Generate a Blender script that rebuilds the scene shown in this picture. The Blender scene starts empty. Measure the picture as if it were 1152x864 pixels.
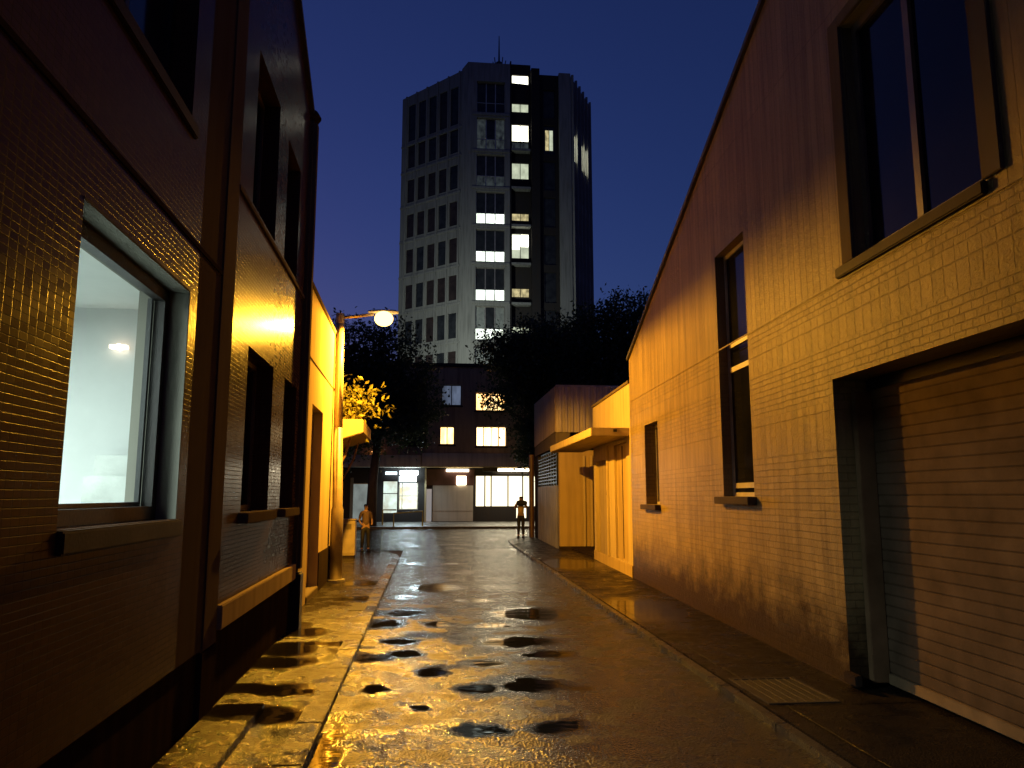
import bpy, bmesh, math, random
from mathutils import Vector, noise as mnoise
random.seed(7)
R = math.radians
scn = bpy.context.scene
COL = scn.collection

# ------------------------------------------------------------------ materials
class NT:
    def __init__(s, name):
        s.m = bpy.data.materials.new(name); s.m.use_nodes = True
        s.t = s.m.node_tree; s.n = s.t.nodes; s.l = s.t.links
        s.b = s.n['Principled BSDF']; s.out = s.n['Material Output']
    def add(s, kind, ins=None, **props):
        nd = s.n.new(kind)
        for k, v in props.items(): setattr(nd, k, v)
        for k, v in (ins or {}).items(): s.put(nd.inputs[k], v)
        return nd
    def put(s, sock, v):
        if isinstance(v, bpy.types.NodeSocket): s.l.new(v, sock)
        elif isinstance(v, bpy.types.Node): s.l.new(v.outputs[0], sock)
        else:
            if isinstance(v, (tuple, list)) and len(v) == 3 and sock.type == 'RGBA': v = (*v, 1)
            sock.default_value = v
    def set(s, **kw):
        names = dict(base='Base Color', rough='Roughness', metal='Metallic', normal='Normal', emit='Emission Color', estr='Emission Strength', spec='Specular IOR Level', trans='Transmission Weight', ior='IOR', coat='Coat Weight')
        for k, v in kw.items(): s.put(s.b.inputs[names[k]], v)
        return s
    def uv(s, sx=1, sy=1, loc=(0, 0, 0)):
        tc = s.add('ShaderNodeTexCoord')
        mp = s.add('ShaderNodeMapping', {'Vector': tc.outputs['UV'], 'Scale': (sx, sy, 1), 'Location': loc})
        return mp.outputs[0]
    def pos(s, sc=(1, 1, 1)):
        g = s.add('ShaderNodeNewGeometry')
        mp = s.add('ShaderNodeMapping', {'Vector': g.outputs['Position'], 'Scale': sc})
        return mp.outputs[0]
    def noise(s, vec, scale, detail=4, rough=.55, dist=0):
        return s.add('ShaderNodeTexNoise', {'Vector': vec, 'Scale': scale, 'Detail': detail, 'Roughness': rough, 'Distortion': dist}).outputs[0]
    def ramp(s, fac, stops):
        r = s.add('ShaderNodeValToRGB', {'Fac': fac}); cr = r.color_ramp
        while len(cr.elements) < len(stops): cr.elements.new(.5)
        for e, (p, c) in zip(cr.elements, stops):
            e.position = p; e.color = (*c, 1) if isinstance(c, tuple) else (c, c, c, 1)
        return r.outputs[0]
    def math(s, op, a, b=None, c=None, clamp=False):
        nd = s.add('ShaderNodeMath', operation=op, use_clamp=clamp); s.put(nd.inputs[0], a)
        if b is not None: s.put(nd.inputs[1], b)
        if c is not None: s.put(nd.inputs[2], c)
        return nd.outputs[0]
    def mix(s, fac, a, b):
        nd = s.add('ShaderNodeMix', data_type='RGBA'); s.put(nd.inputs[0], fac); s.put(nd.inputs[6], a); s.put(nd.inputs[7], b)
        return nd.outputs[2]
    def mixf(s, fac, a, b):
        nd = s.add('ShaderNodeMix', data_type='FLOAT'); s.put(nd.inputs[0], fac); s.put(nd.inputs[2], a); s.put(nd.inputs[3], b)
        return nd.outputs[0]
    def bump(s, h, strength=.5, dist=.01, normal=None):
        nd = s.add('ShaderNodeBump', {'Height': h, 'Strength': strength, 'Distance': dist})
        if normal is not None: s.put(nd.inputs['Normal'], normal)
        return nd.outputs[0]

MATS = {}
def plain(name, col, rough=.6, metal=0, var=.25, scale=3, bumps=.15, spec=.5):
    """a paint / metal / stone with uneven tone, uneven gloss and fine relief"""
    if name in MATS: return MATS[name]
    t = NT(name); p = t.pos()
    n = t.noise(p, scale, 6); n2 = t.noise(p, scale * 14, 4)
    lo = tuple(c * (1 - var) for c in col); hi = tuple(min(1, c * (1 + var)) for c in col)
    t.set(base=t.ramp(n, [(.3, lo), (.7, hi)]), metal=metal, spec=spec,
          rough=t.math('ADD', rough - .1, t.math('MULTIPLY', n2, .2)), normal=t.bump(n2, bumps, .01))
    MATS[name] = t.m; return t.m

def tile_wall():
    t = NT('glazed_mosaic_tile'); uv = t.uv()
    br = t.add('ShaderNodeTexBrick', {'Vector': uv, 'Scale': 1, 'Mortar Size': .003, 'Mortar Smooth': .4, 'Bias': 0, 'Brick Width': .07, 'Row Height': .038,
               'Color1': (.115, .068, .047), 'Color2': (.095, .057, .04), 'Mortar': (.05, .031, .024)}, offset=.0, squash=1)
    # every tile sits at its own slight tilt
    cell = t.add('ShaderNodeVectorMath', {0: uv, 1: (.07, .038, 1)}, operation='DIVIDE').outputs[0]
    fl = t.add('ShaderNodeVectorMath', {0: cell}, operation='FLOOR').outputs[0]
    fr = t.add('ShaderNodeVectorMath', {0: cell}, operation='FRACTION').outputs[0]
    wn = t.add('ShaderNodeTexWhiteNoise', {'Vector': fl}, noise_dimensions='2D')
    sp = t.add('ShaderNodeSeparateXYZ', {0: fr}); sw = t.add('ShaderNodeSeparateColor', {0: wn.outputs['Color']})
    tilt = t.math('ADD', t.math('MULTIPLY', sp.outputs[0], t.math('SUBTRACT', sw.outputs[0], .5)), t.math('MULTIPLY', sp.outputs[1], t.math('SUBTRACT', sw.outputs[1], .5)))
    big = t.noise(uv, 1.3, 5); fine = t.noise(uv, 60, 3)
    h = t.math('ADD', t.math('MULTIPLY', tilt, .22), t.math('MULTIPLY', t.math('SUBTRACT', 1, br.outputs['Fac']), 1.0))
    h = t.math('ADD', h, t.math('MULTIPLY', fine, .12))
    col = t.mix(t.ramp(big, [(.35, 0.), (.75, .6)]), br.outputs[0], (.09, .053, .038))
    t.set(spec=.03, base=col, rough=t.mixf(br.outputs['Fac'], t.math('ADD', .19, t.math('MULTIPLY', sw.outputs[2], .07)), .8), normal=t.bump(h, .5, .0011))
    return t.m
def scratch_wall():
    """right hand wall: rough rendered blocks, tall ribs high up, small courses lower down"""
    t = NT('ribbed_rough_block'); uv = t.uv(); wob = t.noise(uv, 2.2, 3)
    wv = t.add('ShaderNodeVectorMath', {0: uv, 1: t.add('ShaderNodeVectorMath', {0: t.add('ShaderNodeTexNoise', {'Vector': uv, 'Scale': 5.}).outputs[1], 'Scale': .02}, operation='SCALE').outputs[0]}, operation='ADD').outputs[0]
    def brick(w, h, m, off):
        return t.add('ShaderNodeTexBrick', {'Vector': wv, 'Scale': 1, 'Mortar Size': m, 'Mortar Smooth': .5, 'Brick Width': w, 'Row Height': h,
                     'Color1': (1, 1, 1), 'Color2': (.8, .8, .8), 'Mortar': (.68, .68, .68)}, offset=off, squash=1)
    tall = brick(.145, 3.3, .007, .0); mid = brick(.15, .44, .007, .0); small = brick(.13, .065, .006, .37); small2 = brick(.21, .075, .006, .5)
    z = t.add('ShaderNodeSeparateXYZ', {0: uv}).outputs[1]
    def step(v): return t.math('GREATER_THAN', z, v)
    fac = small2.outputs['Fac']; col = small2.outputs['Color']
    for zz, b in ((2.25, mid), (2.72, small), (3.28, mid), (3.62, small), (3.85, tall)):
        s_ = step(zz); fac = t.mixf(s_, fac, b.outputs['Fac']); col = t.mix(s_, col, b.outputs['Color'])
    seams = 0
    for zz in (2.25, 2.72, 3.28, 3.62):
        seams = t.math('ADD', seams, t.math('COMPARE', z, zz, .006))
    fac = t.math('MAXIMUM', fac, t.math('MINIMUM', seams, 1.))
    streak = t.noise(t.uv(7, .5), 1, 5); blot = t.noise(uv, .8, 6); fine = t.noise(uv, 38, 5, .65); lump = t.noise(uv, 12, 4)
    base = t.mix(blot, (.26, .185, .09), (.44, .33, .16))
    base = t.mix(t.ramp(streak, [(.42, 0.), (.68, .6)]), base, (.15, .11, .06))
    base = t.add('ShaderNodeMix', {0: .8, 6: base, 7: col}, data_type='RGBA', blend_type='MULTIPLY').outputs[2]
    # damp dirt rising from the pavement, with a ragged edge of its own
    edge = t.math('ADD', z, t.math('MULTIPLY', t.noise(uv, 2.6, 7, .65), -1.5))
    dirt = t.ramp(t.math('ADD', edge, .42), [(.0, 1.), (.7, 0.)])
    base = t.mix(t.math('MULTIPLY', dirt, .94), base, (.035, .02, .012))
    h = t.math('ADD', t.math('MULTIPLY', t.math('SUBTRACT', 1, fac), .9), t.math('ADD', t.math('MULTIPLY', fine, .8), t.math('MULTIPLY', lump, 1.0)))
    t.set(base=base, spec=.07, rough=t.math('ADD', .22, t.math('MULTIPLY', fine, .2)), normal=t.bump(h, .9, .009))
    return t.m
def render_mat(name, col, scale=1., dirt=(.08, .05, .03), streaks=.5, bumps=.4, rough=.65):
    if name in MATS: return MATS[name]
    t = NT(name); uv = t.uv()
    st = t.noise(t.uv(5, .35), 1, 5); bl = t.noise(uv, 1.1 * scale, 6); fi = t.noise(uv, 45, 5, .7)
    lo = tuple(c * .78 for c in col)
    b = t.mix(bl, lo, col); b = t.mix(t.ramp(st, [(.45, 0.), (.75, streaks)]), b, dirt)
    t.set(base=b, spec=0., rough=t.math('ADD', rough - .1, t.math('MULTIPLY', fi, .2)), normal=t.bump(fi, bumps, .004))
    MATS[name] = t.m; return t.m
def wet_ground(name, c1, c2, spots, amount=.56, rough=.33, agg=70, joints=None, bumpd=.003, spec=.5, far=None):
    """wet paving: rough damp skin over aggregate, with smooth standing water in irregular patches"""
    t = NT(name); p = t.pos()
    warp = t.add('ShaderNodeTexNoise', {'Vector': p, 'Scale': 2.6, 'Detail': 5, 'Roughness': .6}).outputs[1]
    wc = t.add('ShaderNodeVectorMath', {0: warp, 1: (.5, .5, .5)}, operation='SUBTRACT').outputs[0]
    wp = t.add('ShaderNodeVectorMath', {0: p, 1: t.add('ShaderNodeVectorMath', {0: wc, 'Scale': .5}, operation='SCALE').outputs[0]}, operation='ADD').outputs[0]
    field = 0.
    for (x, y, rx, ry) in spots:
        rx *= 1.3; ry *= 1.2
        d = t.add('ShaderNodeVectorMath', {0: wp, 1: (x, y, 0)}, operation='SUBTRACT').outputs[0]
        d = t.add('ShaderNodeVectorMath', {0: d, 1: (1 / rx, 1 / ry, 0)}, operation='MULTIPLY').outputs[0]
        ln = t.add('ShaderNodeVectorMath', {0: d}, operation='LENGTH').outputs['Value']
        field = t.math('MAXIMUM', field, t.math('SUBTRACT', 1.25, ln))
    big = t.noise(p, .75, 7, .6)
    pn = t.math('MULTIPLY', t.math('SUBTRACT', big, amount), 6.)
    pool = t.math('MINIMUM', 1., t.math('MAXIMUM', 0., t.math('MAXIMUM', pn, t.math('MULTIPLY', field, 1.6))))
    vor = t.add('ShaderNodeTexVoronoi', {'Vector': p, 'Scale': agg}).outputs[0]
    fine = t.noise(p, agg * 1.7, 3, .7); med = t.noise(p, 9, 6, .7)
    col = t.mix(fine, c1, c2); col = t.mix(t.ramp(med, [(.35, .5), (.6, 0.)]), col, tuple(c * .45 for c in c1))
    col = t.mix(t.math('MULTIPLY', pool, .55), col, tuple(c * .25 for c in c1))
    mot = t.noise(p, 1.9, 7, .62); mo2 = t.noise(p, 4.3, 5, .6)
    mm = t.math('ADD', t.math('MULTIPLY', t.math('SUBTRACT', mot, .5), 1.3), t.math('MULTIPLY', t.math('SUBTRACT', mo2, .5), .9))
    rr = t.math('MAXIMUM', .1, t.math('ADD', t.math('ADD', rough, mm), t.math('MULTIPLY', t.math('SUBTRACT', med, .5), .35)))
    if far:
        yy = t.add('ShaderNodeSeparateXYZ', {0: p}).outputs[1]; ff = t.add('ShaderNodeMapRange', {0: t.math('ADD', yy, t.math('MULTIPLY', mot, 4.)), 1: far[0] + 2, 2: far[1] + 2}).outputs[0]
        rr = t.mixf(ff, rr, t.math('MAXIMUM', .05, t.math('ADD', .12, t.math('MULTIPLY', mm, .3))))
    r = t.mixf(pool, rr, .05)
    h = t.math('ADD', t.math('MULTIPLY', vor, 2.6), t.math('ADD', t.math('MULTIPLY', fine, .5), t.math('MULTIPLY', med, 1.3)))
    h = t.mixf(pool, h, 1.9)
    ripple = t.math('MULTIPLY', t.noise(t.pos((.6, 1.5, 1)), 2.2, 3), 3.); h = t.math('ADD', h, ripple)
    if far: h = t.math('ADD', h, t.math('MULTIPLY', ff, t.math('MULTIPLY', t.noise(t.pos((.13, 1.2, 1)), 1.5, 2), 9.)))
    if joints:
        br = t.add('ShaderNodeTexBrick', {'Vector': p, 'Scale': 1, 'Mortar Size': .016, 'Mortar Smooth': .3, 'Brick Width': joints[0], 'Row Height': joints[1],
                    'Color1': (1, 1, 1), 'Color2': (.75, .75, .75), 'Mortar': (.15, .15, .15)}, offset=0., squash=1)
        h = t.math('SUBTRACT', h, t.math('MULTIPLY', br.outputs['Fac'], 2.5))
        col = t.add('ShaderNodeMix', {0: 1., 6: col, 7: br.outputs[0]}, data_type='RGBA', blend_type='MULTIPLY').outputs[2]
    t.set(base=col, rough=r, spec=spec, normal=t.bump(h, .75, bumpd))
    return t.m
def emis(name, col, strength, var=0, uvsc=(1, 1), dark=None):
    if name in MATS: return MATS[name]
    t = NT(name)
    if var:
        n = t.noise(t.pos((uvsc[0], uvsc[0], uvsc[1])), 1, 3)
        c = t.ramp(n, [(.5 - var, dark or tuple(x * .35 for x in col)), (.5 + var, col)]); t.set(base=(0.02, 0.02, 0.02), emit=c, estr=strength)
    else: t.set(base=(.02, .02, .02), emit=col, estr=strength)
    t.set(rough=.2); MATS[name] = t.m; return t.m
def clear_glass():
    t = NT('window_glass')
    tr = t.add('ShaderNodeBsdfTransparent', {0: (.93, .97, .95)}); gl = t.add('ShaderNodeBsdfGlossy', {'Roughness': .02})
    fr = t.add('ShaderNodeFresnel', {'IOR': 1.5}); mx = t.add('ShaderNodeMixShader', {0: fr, 1: tr.outputs[0], 2: gl.outputs[0]})
    t.l.new(mx.outputs[0], t.out.inputs[0]); return t.m
def dark_glass(name, tint, rough=.08):
    if name in MATS: return MATS[name]
    t = NT(name); n = t.noise(t.pos(), 1.6, 4)
    t.set(base=t.ramp(n, [(.35, tuple(c * .5 for c in tint)), (.65, tint)]), rough=rough, spec=.22, normal=t.bump(n, .05, .02))
    MATS[name] = t.m; return t.m
def corrugated(name, col, pitch, axis='x', rough=.45, metal=.3):
    t = NT(name); uv = t.uv(); sp = t.add('ShaderNodeSeparateXYZ', {0: uv})
    n = t.noise(t.uv(2, .5), 2, 5); fi = t.noise(uv, 30, 3)
    t.set(base=t.ramp(n, [(.3, tuple(c * .55 for c in col)), (.7, col)]), rough=t.math('ADD', rough, t.math('MULTIPLY', fi, .15)), metal=metal, normal=t.bump(fi, .2, .003))
    return t.m

M = dict(
    tile=tile_wall(), block=scratch_wall(),
    trim=render_mat('weathered_trim', (.165, .135, .105)), strip=render_mat('smooth_corner_render', (.125, .10, .08), bumps=.25),
    plinth=render_mat('dark_plinth', (.04, .03, .027), bumps=.5), cream=render_mat('cream_render', (.60, .47, .26), streaks=.3),
    reveal=render_mat('pale_reveal', (.26, .25, .21), streaks=.2, bumps=.25), ochre=render_mat('ochre_panel', (.52, .38, .18), streaks=.4),
    concrete=render_mat('tower_concrete', (.36, .37, .34), scale=.25, dirt=(.13, .135, .125), streaks=.65),
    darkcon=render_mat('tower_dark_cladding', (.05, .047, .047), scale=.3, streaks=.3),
    brick=render_mat('brown_brick', (.50, .37, .24), scale=.6), grey=render_mat('grey_render', (.24, .22, .2), scale=.6),
    frame=plain('dark_bronze_frame', (.018, .013, .011), .5), pframe=plain('pale_window_frame', (.50, .45, .36), .4),
    wframe=plain('brown_window_frame', (.16, .115, .085), .45),
    sill=plain('painted_sill', (.05, .035, .027), .55, spec=.05), black=plain('black_paint', (.012, .012, .013), .4),
    galv=plain('galvanised_steel', (.42, .40, .36), .45, .55), polem=plain('painted_steel_pole', (.34, .27, .19), .45, .2, var=.2, scale=5),
    cab=plain('cabinet_enamel', (.40, .33, .24), .4, 0), rail=plain('yellow_rail_paint', (.45, .40, .06), .4),
    shutter=plain('roller_shutter_paint', (.125, .088, .06), .65, 0, var=.25, bumps=.3, spec=0.), door=render_mat('door_paint', (.44, .34, .2), bumps=.2, rough=.5),
    roofm=plain('roof_sheet', (.06, .055, .05), .7), glass=clear_glass(), dglass=dark_glass('night_glass', (.012, .012, .016)),
    rglass=dark_glass('orange_reflection_glass', (.055, .04, .036), .3), bglass=dark_glass('tower_dark_glass', (.04, .044, .048), .2),  # reddish tone of the first glass is a painted-in orange reflection
    corr=corrugated('corrugated_sheet', (.62, .54, .46), .1), bark=plain('bark', (.06, .045, .035), .85, bumps=.5), blind=plain('pale_blind', (.30, .33, .31), .8),
    iwall=plain('interior_white', (.78, .80, .77), .7, var=.04, bumps=.05), lampglass=None)
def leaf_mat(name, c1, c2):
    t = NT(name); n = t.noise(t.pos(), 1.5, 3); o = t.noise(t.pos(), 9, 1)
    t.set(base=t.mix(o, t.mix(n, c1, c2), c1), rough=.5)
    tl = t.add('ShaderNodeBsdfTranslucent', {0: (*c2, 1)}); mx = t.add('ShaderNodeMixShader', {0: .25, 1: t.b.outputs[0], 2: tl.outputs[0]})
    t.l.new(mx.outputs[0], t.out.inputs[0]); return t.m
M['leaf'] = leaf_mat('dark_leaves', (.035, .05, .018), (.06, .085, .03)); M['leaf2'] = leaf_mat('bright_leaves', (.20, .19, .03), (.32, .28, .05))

# ------------------------------------------------------------------ meshes
class MB:
    def __init__(s): s.v = []; s.f = []
    def add(s, vs, fs):
        o = len(s.v); s.v += [tuple(v) for v in vs]; s.f += [tuple(i + o for i in f) for f in fs]; return s
    def quad(s, *p): return s.add(p, [tuple(range(len(p)))])
    def hexa(s, p): return s.add(p, [(0, 3, 2, 1), (4, 5, 6, 7), (0, 1, 5, 4), (1, 2, 6, 5), (2, 3, 7, 6), (3, 0, 4, 7)])
    def box(s, x0, x1, y0, y1, z0, z1):
        return s.hexa([(x0, y0, z0), (x1, y0, z0), (x1, y1, z0), (x0, y1, z0), (x0, y0, z1), (x1, y0, z1), (x1, y1, z1), (x0, y1, z1)])
    def tube(s, pts, rad, n=14, cap=True):
        pts = [Vector(p) for p in pts]; rads = rad if isinstance(rad, (list, tuple)) else [rad] * len(pts)
        o = len(s.v); prev = None
        for i, p in enumerate(pts):
            d = (pts[min(i + 1, len(pts) - 1)] - pts[max(i - 1, 0)]).normalized()
            a = prev if prev is not None else (Vector((1, 0, 0)) if abs(d.x) < .8 else Vector((0, 1, 0)))
            a = (a - d * a.dot(d)).normalized(); b = d.cross(a); prev = a
            for k in range(n):
                t = 2 * math.pi * k / n; s.v.append(tuple(p + (a * math.cos(t) + b * math.sin(t)) * rads[i]))
        for i in range(len(pts) - 1):
            for k in range(n):
                q = o + i * n; s.f.append((q + k, q + (k + 1) % n, q + n + (k + 1) % n, q + n + k))
        if cap: s.f.append(tuple(o + k for k in range(n))[::-1]); s.f.append(tuple(o + (len(pts) - 1) * n + k for k in range(n)))
        return s
    def build(s, name, mat, parent=None, bevel=0, smooth=False, label=None):
        me = bpy.data.meshes.new(name); root = Vector((0, 0, 0))
        if parent is not None:
            q = parent
            while q is not None: root += q.location; q = q.parent
        me.from_pydata([tuple(Vector(v) - root) for v in s.v], [], s.f)
        bm = bmesh.new(); bm.from_mesh(me); bmesh.ops.remove_doubles(bm, verts=bm.verts, dist=.0002)
        bmesh.ops.recalc_face_normals(bm, faces=bm.faces)
        if bevel:
            ed = [e for e in bm.edges if len(e.link_faces) == 2 and e.calc_face_angle(0) > R(50)]
            bmesh.ops.bevel(bm, geom=ed, offset=bevel, segments=2, affect='EDGES', clamp_overlap=True)
        uvl = bm.loops.layers.uv.new('UVMap')
        for f in bm.faces:
            n = f.normal; f.smooth = smooth
            if abs(n.z) < .75:
                h = Vector((-n.y, n.x, 0)); h = h.normalized() if h.length > 1e-6 else Vector((1, 0, 0))
                for l in f.loops:
                    w = l.vert.co + root; l[uvl].uv = (w.dot(h), w.z)
            else:
                for l in f.loops:
                    w = l.vert.co + root; l[uvl].uv = (w.x, w.y)
        bm.to_mesh(me); bm.free()
        o = bpy.data.objects.new(name, me); COL.objects.link(o); me.materials.append(mat)
        if parent is not None: o.parent = parent
        if label: o['label'] = label
        return o
def tag(o, label, cat, group=None):
    o['label'] = label; o['category'] = cat
    if group: o['group'] = group
    return o
def thing(name, loc, label, cat, group=None):
    o = bpy.data.objects.new(name, None); COL.objects.link(o); o.location = loc; o.empty_display_size = .3
    return tag(o, label, cat, group)
def struct(name, mb, mat, **k):
    o = mb.build(name, mat, **k); o['kind'] = 'structure'; return o

class Face:
    """a vertical wall plane: s runs along it, d out of it, z up"""
    def __init__(s, a, b, flip=False):
        s.a = Vector((a[0], a[1], 0)); t = Vector((b[0] - a[0], b[1] - a[1], 0)); s.L = t.length; s.t = t.normalized()
        s.n = Vector((s.t.y, -s.t.x, 0)) * (-1 if flip else 1)
    def P(s, u, d, z):
        q = s.a + s.t * u + s.n * d; return (q.x, q.y, z)
    def box(s, mb, s0, s1, d0, d1, z0, z1):
        P = s.P; return mb.hexa([P(s0, d0, z0), P(s1, d0, z0), P(s1, d1, z0), P(s0, d1, z0), P(s0, d0, z1), P(s1, d0, z1), P(s1, d1, z1), P(s0, d1, z1)])
    def wall(s, mb, s0, s1, z0, top, holes=(), thick=.3, breaks=(), zbreaks=()):
        T = top if callable(top) else (lambda u: top); P = s.P
        ss = sorted({s0, s1, *breaks, *[x for h in holes for x in h[:2]]}); zs = sorted({z0, *zbreaks, *[x for h in holes for x in h[2:]]})
        zs = [z for z in zs if z0 <= z]
        for a, b in zip(ss, ss[1:]):
            for i, zl in enumerate(zs):
                last = i == len(zs) - 1
                za = T(a) if last else min(T(a), zs[i + 1]); zb = T(b) if last else min(T(b), zs[i + 1])
                la, lb = min(zl, T(a)), min(zl, T(b))
                if za - la < 1e-4 and zb - lb < 1e-4: continue
                m = ((a + b) / 2, (zl + min(za, zb)) / 2)
                if any(h[0] < m[0] < h[1] and h[2] < m[1] < h[3] for h in holes): continue
                for d in (0, -thick): mb.quad(P(a, d, la), P(b, d, lb), P(b, d, zb), P(a, d, za))
            mb.quad(P(a, 0, T(a)), P(b, 0, T(b)), P(b, -thick, T(b)), P(a, -thick, T(a)))
            mb.quad(P(a, 0, z0), P(b, 0, z0), P(b, -thick, z0), P(a, -thick, z0))
        for e in (s0, s1):
            for i, zl in enumerate(zs):
                zh = T(e) if i == len(zs) - 1 else min(T(e), zs[i + 1]); zl = min(zl, T(e)); mb.quad(P(e, 0, zl), P(e, 0, zh), P(e, -thick, zh), P(e, -thick, zl))
        for h in holes:
            for e in h[:2]: mb.quad(P(e, 0, h[2]), P(e, 0, h[3]), P(e, -thick, h[3]), P(e, -thick, h[2]))
            for e in h[2:]: mb.quad(P(h[0], 0, e), P(h[1], 0, e), P(h[1], -thick, e), P(h[0], -thick, e))
        return mb
    def window(s, root, s0, s1, z0, z1, d=-.2, fw=.05, muls=(), trans=(), sill=None, fmat=None, pmat=None, name='window', fd=.05, label=None, gap=.002, smat=None, tw=None):
        """frame mesh (a part) with its pane and sill as sub-parts"""
        m = MB(); a, b, lo, hi = s0 + gap, s1 - gap, z0 + gap, z1 - gap
        s.box(m, a, b, d - fd, d, lo, lo + fw); s.box(m, a, b, d - fd, d, hi - fw, hi)
        s.box(m, a, a + fw, d - fd, d, lo + fw, hi - fw); s.box(m, b - fw, b, d - fd, d, lo + fw, hi - fw)
        for u in muls: s.box(m, u - fw / 2, u + fw / 2, d - fd, d + .004, lo + fw, hi - fw)
        for z in trans: s.box(m, a + fw, b - fw, d - fd, d - .004, z - (tw or fw) / 2, z + (tw or fw) / 2)
        f = m.build(name, fmat or M['frame'], root, label=label)
        g = MB()
        if pmat is M['glass']: g.quad(s.P(a + fw * .5, d - fd * .6, lo + fw * .5), s.P(b - fw * .5, d - fd * .6, lo + fw * .5), s.P(b - fw * .5, d - fd * .6, hi - fw * .5), s.P(a + fw * .5, d - fd * .6, hi - fw * .5))
        else: s.box(g, a + fw * .5, b - fw * .5, d - fd * .7, d - fd * .5, lo + fw * .5, hi - fw * .5); g.build('pane', pmat or M['dglass'], f)
        if sill:
            q = MB(); s.box(q, s0 - .08, s1 + .08, -.12, sill, z0 - .1, z0 + .001 - .003); q.build('sill', smat or M['sill'], f, bevel=.008)
        return f

# ------------------------------------------------------------------ camera
F_PX, PITCH, YAW = 860., R(8.27), R(5.978)
cam = bpy.data.cameras.new('camera'); cam.sensor_width = 36; cam.lens = F_PX / 1152 * 36; cam.clip_end = 2000; cam.clip_start = .05
co = bpy.data.objects.new('camera', cam); COL.objects.link(co); co.location = (0, 0, 1.8); co.rotation_euler = (R(90) + PITCH, 0, -YAW); scn.camera = co

# ------------------------------------------------------------------ ground, roads, pavements
g = MB(); g.quad((-600, -300, -.03), (600, -300, -.03), (600, 900, -.03), (-600, 900, -.03))
struct('ground', g, plain('packed_ground', (.05, .045, .04), .8))
kl = lambda y: -.79 - .0035 * y          # left kerb, road side
kr = lambda y: 2.62 + .011 * y           # right kerb, road side
g = MB()
ys = [-6 + i * 3.2 for i in range(11)]
pool = [(-.35, 12.25, .30, .42), (-.60, 11.3, .25, .3), (-.36, 9.93, .20, .2), (-.27, 9.17, .16, .2), (.07, 8.28, .17, .2), (.40, 6.22, .17, .16), (1.04, 6.27, .2, .18),
        (.48, 7.5, .22, .24), (1.0, 7.62, .27, .3), (1.07, 9.78, .42, .4), (1.5, 12.0, .5, .7), (-.72, 5.7, .10, .9), (.1, 15.5, .5, .7), (.75, 13.6, .3, .3), (-.45, 14.2, .22, .3), (.9, 11.0, .25, .22), (.15, 11.2, .18, .2), (.62, 8.6, .2, .16), (-.1, 6.9, .12, .1), (1.35, 9.0, .3, .2), (-.5, 7.6, .1, .14)]
asphalt = wet_ground('wet_asphalt', (.014, .013, .012), (.032, .030, .027), pool, amount=.525, rough=.27, agg=48, bumpd=.0035, far=(13, 18), spec=.34)
asphalt2 = wet_ground('wet_asphalt_junction', (.018, .017, .016), (.04, .037, .034), [], amount=.50, rough=.2, spec=.13, far=(10, 12))
for a, b in zip(ys, ys[1:]):
    g.quad((kl(a), a, 0), (kr(a), a, 0), (kr(b), b, 0), (kl(b), b, 0))
struct('road', g, asphalt)
g = MB(); g.quad((-60, 26, -.004), (60, 26, -.004), (60, 42, -.004), (-60, 42, -.004)); struct('cross_street', g, asphalt2)
pave = wet_ground('wet_pavement_concrete', (.022, .019, .015), (.05, .042, .032), [(-1.62, 9.3, .25, .35), (-1.55, 8.6, .3, .25), (-1.5, 7.5, .32, .16), (-1.13, 7.35, .3, .12), (-1.35, 6.6, .4, .25), (-1.55, 10.4, .2, .25), (-1.3, 9.6, .5, .14), (-1.15, 13.6, .4, .3), (-1.4, 15.9, .7, .4)], amount=.53, rough=.28, far=(16, 19), spec=.22)
g = MB()
KH = .055
pl_ = [(-4.0, -6), (kl(-6) - .2, -6), (kl(12) - .2, 12), (kl(22.6) - .2, 22.6), (-1.3, 24.6), (-2.2, 25.4), (-14, 25.8), (-14, 17.5), (-4, 17.5)]
n = len(pl_); g.add([(x, y, KH) for x, y in pl_] + [(x, y, -.02) for x, y in pl_], [tuple(range(n))] + [(i, (i + 1) % n, n + (i + 1) % n, n + i) for i in range(n)])
struct('pavement', g, pave)
# kerb stones of the left pavement, laid one after the other and swept round the corner
kst = wet_ground('wet_kerb_stone', (.035, .03, .024), (.07, .06, .045), [], amount=.58, rough=.32, spec=.35)
path = [(kl(y), y) for y in [-6 + .95 * i for i in range(31)]] + [(-1.0, 23.55), (-1.35, 24.35), (-1.95, 25.0), (-2.8, 25.35), (-3.8, 25.5)] + [(-4.8 - i, 25.55) for i in range(9)]
g = MB()
for (x0, y0), (x1, y1) in zip(path, path[1:]):
    a, b = Vector((x0, y0, 0)), Vector((x1, y1, 0)); t = (b - a).normalized(); nrm = Vector((-t.y, t.x, 0)); a2 = a + t * .005; b2 = b - t * .005
    jz = random.uniform(-.002, .003); z0, z1 = -.02, KH + .006 + jz
    g.hexa([tuple(q) for q in (a2 + Vector((0, 0, z0)), b2 + Vector((0, 0, z0)), b2 + nrm * .2 + Vector((0, 0, z0)), a2 + nrm * .2 + Vector((0, 0, z0)),
                               a2 + Vector((0, 0, z1)), b2 + Vector((0, 0, z1)), b2 + nrm * .2 + Vector((0, 0, z1)), a2 + nrm * .2 + Vector((0, 0, z1)))])
struct('kerb', g, kst, bevel=.008)
# near left: raised strips along the wall foot
g = MB(); g.box(-1.72, -1.33, -6, 6.75, KH, KH + .06); g.box(-2.2, -1.80, 6.9, 7.3, KH, KH + .03)
struct('pavement_step', g, pave, bevel=.006)
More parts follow.
